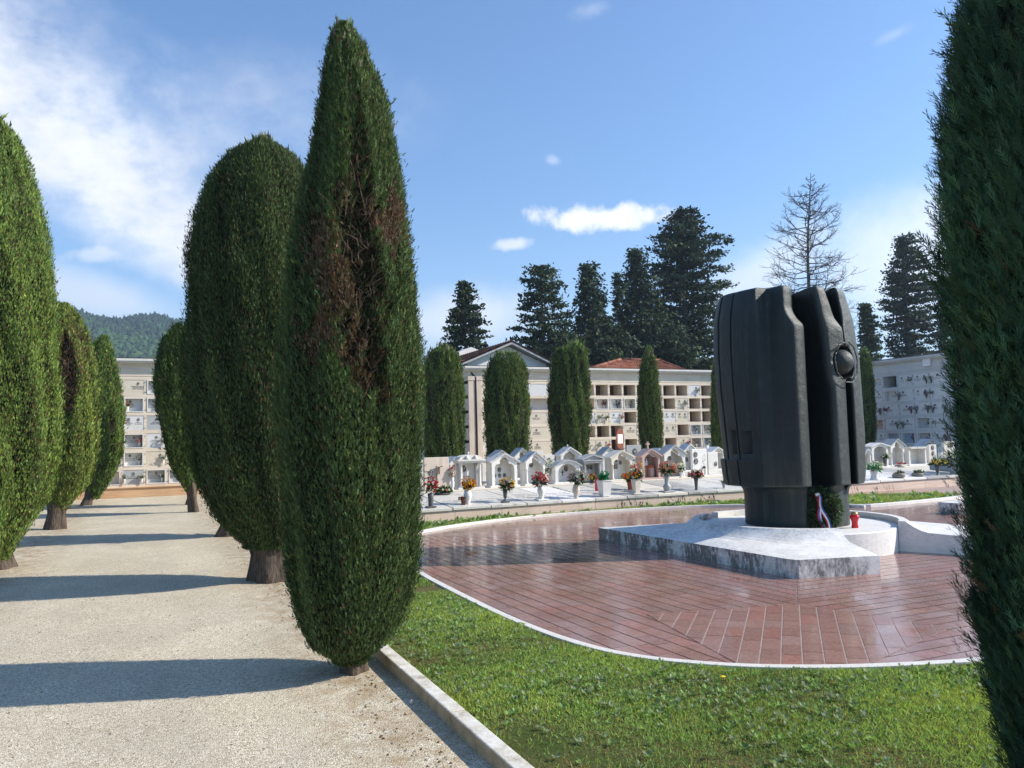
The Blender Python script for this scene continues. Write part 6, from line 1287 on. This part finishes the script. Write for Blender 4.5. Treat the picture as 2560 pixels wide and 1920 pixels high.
# ---------------------------------------------------------------- sky, sun, camera
def sky():
    w = bpy.data.worlds.new('World'); SC.world = w; w.use_nodes = True; t = w.node_tree; t.nodes.clear()
    L = t.links.new
    def nd(typ, ins=None, **kw):
        n = t.nodes.new(typ)
        for k, v in kw.items(): setattr(n, k, v)
        for k, v in (ins or {}).items():
            if isinstance(v, bpy.types.NodeSocket): L(v, n.inputs[k])
            else: n.inputs[k].default_value = v
        return n
    def mt(op, a, b=0., c=None, clamp=False):
        n = t.nodes.new('ShaderNodeMath'); n.operation = op; n.use_clamp = clamp
        for i, v in enumerate((a, b) if c is None else (a, b, c)):
            if isinstance(v, bpy.types.NodeSocket): L(v, n.inputs[i])
            else: n.inputs[i].default_value = v
        return n.outputs[0]
    out = nd('ShaderNodeOutputWorld'); bg = nd('ShaderNodeBackground', {'Strength': SKY_STRENGTH})
    sk = nd('ShaderNodeTexSky', sky_type='NISHITA', sun_disc=False, sun_elevation=SUN_EL, sun_rotation=SUN_ROT, air_density=1.2, dust_density=.25, ozone_density=2.6, altitude=200.)
    d = nd('ShaderNodeTexCoord').outputs['Generated']; xyz = nd('ShaderNodeSeparateXYZ', {0: d}).outputs
    az = mt('ARCTAN2', xyz[0], xyz[1]); el = mt('ARCSINE', xyz[2])
    def ns(scale, det, vec, rough=.55): return nd('ShaderNodeTexNoise', {'Vector': vec, 'Scale': scale, 'Detail': det, 'Roughness': rough}).outputs[0]
    big = ns(7., 8, d, .6); fine = ns(26., 8, d, .62)
    wob = mt('SUBTRACT', big, .5); wobf = mt('SUBTRACT', fine, .5)
    strv = nd('ShaderNodeMapping', {'Vector': d, 'Rotation': (.0, .0, .5), 'Scale': (3., 1., 5.)}).outputs[0]; streak = ns(5., 9, strv, .65)
    def dirof(px, py):
        r = ray(px*DS, py*DS); r = r/np.linalg.norm(r); return math.atan2(r[0], r[1]), math.asin(r[2])
    def blob(px, py, rx, ry, rot, soft, kb, kf, dens):
        """a cloud round the direction seen at (px,py); radii in degrees"""
        a0, e0 = dirof(px, py); a = mt('MULTIPLY', mt('SUBTRACT', az, a0), math.cos(e0)); e = mt('SUBTRACT', el, e0)
        c, s = math.cos(rot), math.sin(rot); rx, ry = math.radians(rx), math.radians(ry)
        u = mt('DIVIDE', mt('ADD', mt('MULTIPLY', a, c), mt('MULTIPLY', e, s)), rx); v = mt('DIVIDE', mt('SUBTRACT', mt('MULTIPLY', e, c), mt('MULTIPLY', a, s)), ry)
        r = mt('SQRT', mt('ADD', mt('MULTIPLY', u, u), mt('MULTIPLY', v, v)))
        r = mt('ADD', r, mt('ADD', mt('MULTIPLY', wob, kb), mt('MULTIPLY', wobf, kf)))
        n = nd('ShaderNodeMapRange', {'Value': r, 'From Min': 1.+soft*.3, 'From Max': 1.-soft*.7, 'To Min': 0., 'To Max': dens}, interpolation_type='SMOOTHSTEP'); return n.outputs[0]
    cl = None
    for b in CLOUDS:
        m = blob(*b[:9]); 
        if b[9]: m = mt('MULTIPLY', m, nd('ShaderNodeMapRange', {'Value': streak, 'From Min': .30, 'From Max': .62, 'To Min': .25, 'To Max': 1.}).outputs[0])
        cl = m if cl is None else mt('SUBTRACT', mt('ADD', cl, m), mt('MULTIPLY', cl, m))
    hz = nd('ShaderNodeMapRange', {'Value': el, 'From Min': .30, 'From Max': -.02, 'To Min': 0., 'To Max': .22}, interpolation_type='SMOOTHSTEP').outputs[0]
    shade = nd('ShaderNodeMapRange', {'Value': big, 'From Min': .3, 'From Max': .7, 'To Min': .85, 'To Max': 1.05}).outputs[0]
    cc = nd('ShaderNodeMix', data_type='RGBA', blend_type='MULTIPLY'); cc.inputs[0].default_value = 1.; cc.inputs[6].default_value = CLOUD_COL
    L(shade, cc.inputs[7])
    mh = nd('ShaderNodeMix', data_type='RGBA'); L(hz, mh.inputs[0]); L(sk.outputs[0], mh.inputs[6]); mh.inputs[7].default_value = HAZE_COL; tnt = nd('ShaderNodeMix', data_type='RGBA', blend_type='MULTIPLY'); tnt.inputs[0].default_value = 1.; L(sk.outputs[0], tnt.inputs[6]); tnt.inputs[7].default_value = (.80, .99, 1.2, 1); L(tnt.outputs[2], mh.inputs[6])
    mx = nd('ShaderNodeMix', data_type='RGBA'); L(cl, mx.inputs[0]); L(mh.outputs[2], mx.inputs[6]); L(cc.outputs[2], mx.inputs[7])
    L(mx.outputs[2], bg.inputs[0]); L(bg.outputs[0], out.inputs[0])
SUN_EL = math.radians(34); SUN_AZ = math.radians(112); SUN_ROT = SUN_AZ
SKY_STRENGTH = .108
CLOUD_COL = (7.6, 7.7, 7.9, 1); HAZE_COL = (6.2, 7.2, 8.4, 1)
# (px, py, rx deg, ry deg, rot, softness, big wobble, fine wobble, density, streaky)
CLOUDS = [(130, 300, 11, 4.2, -.60, 1.2, 1.2, .6, .9, 1), (310, 470, 9, 3.0, -.62, .9, 1.0, .4, .9, 1), (90, 110, 8, 4.0, -.35, 1.5, 1.7, .8, .5, 1),
          (430, 280, 12, 4.0, .2, 1.7, 1.6, .8, .36, 1), (1300, 470, 5.0, 1.0, -.05, .7, .35, 2.2, .97, 0), (1112, 527, 1.3, .45, .05, 1.1, 1.0, 2.6, .7, 0),
          (1195, 346, .55, .35, -.3, 1.6, 1.2, 3., .30, 0), (200, 550, 1.5, .42, .1, 1.2, 1.2, 2.6, .5, 0), (1975, 560, 6.5, 4.6, .15, 1.1, 1.2, .7, .75, 0),
          (1640, 600, 6, 2.2, .6, 1.1, 1.2, .6, .6, 0), (1000, 690, 6, 2.4, .1, 1.1, 1.1, .6, .7, 0), (200, 640, 6, 1.6, -.2, 1.3, 1.2, .6, .6, 0), (1930, 75, .9, .3, .25, 1.7, 1.6, 3., .2, 0), (1280, 20, 1.2, .5, .1, 1.7, 1.6, 3., .2, 0)]
sky()
sd = bpy.data.lights.new('sun', 'SUN'); sd.energy = 4.9; sd.angle = math.radians(.55); sd.color = (1., .94, .84)
so = bpy.data.objects.new('sun', sd); COL.objects.link(so)
sv = Vector((math.sin(SUN_AZ)*math.cos(SUN_EL), math.cos(SUN_AZ)*math.cos(SUN_EL), math.sin(SUN_EL)))
so.rotation_euler = sv.to_track_quat('Z', 'Y').to_euler(); so.location = sv*40
cd = bpy.data.cameras.new('camera'); cd.sensor_width = 36; cd.sensor_fit = 'HORIZONTAL'; cd.lens = F/2560*36; cd.clip_start = .05; cd.clip_end = 6000
co = bpy.data.objects.new('camera', cd); COL.objects.link(co)
mw = Matrix.Identity(4)
for i in range(3):
    mw[i][0], mw[i][1], mw[i][2], mw[i][3] = CM[0][i], CM[1][i], -CM[2][i], CAMP[i]
co.matrix_world = mw; SC.camera = co
SC.view_settings.view_transform = 'Standard'; SC.view_settings.look = 'None'; SC.view_settings.exposure = .62; SC.view_settings.gamma = 1
SC.cycles.max_bounces = 6; SC.cycles.diffuse_bounces = 3; SC.cycles.glossy_bounces = 3; SC.cycles.transmission_bounces = 4; SC.cycles.transparent_max_bounces = 6
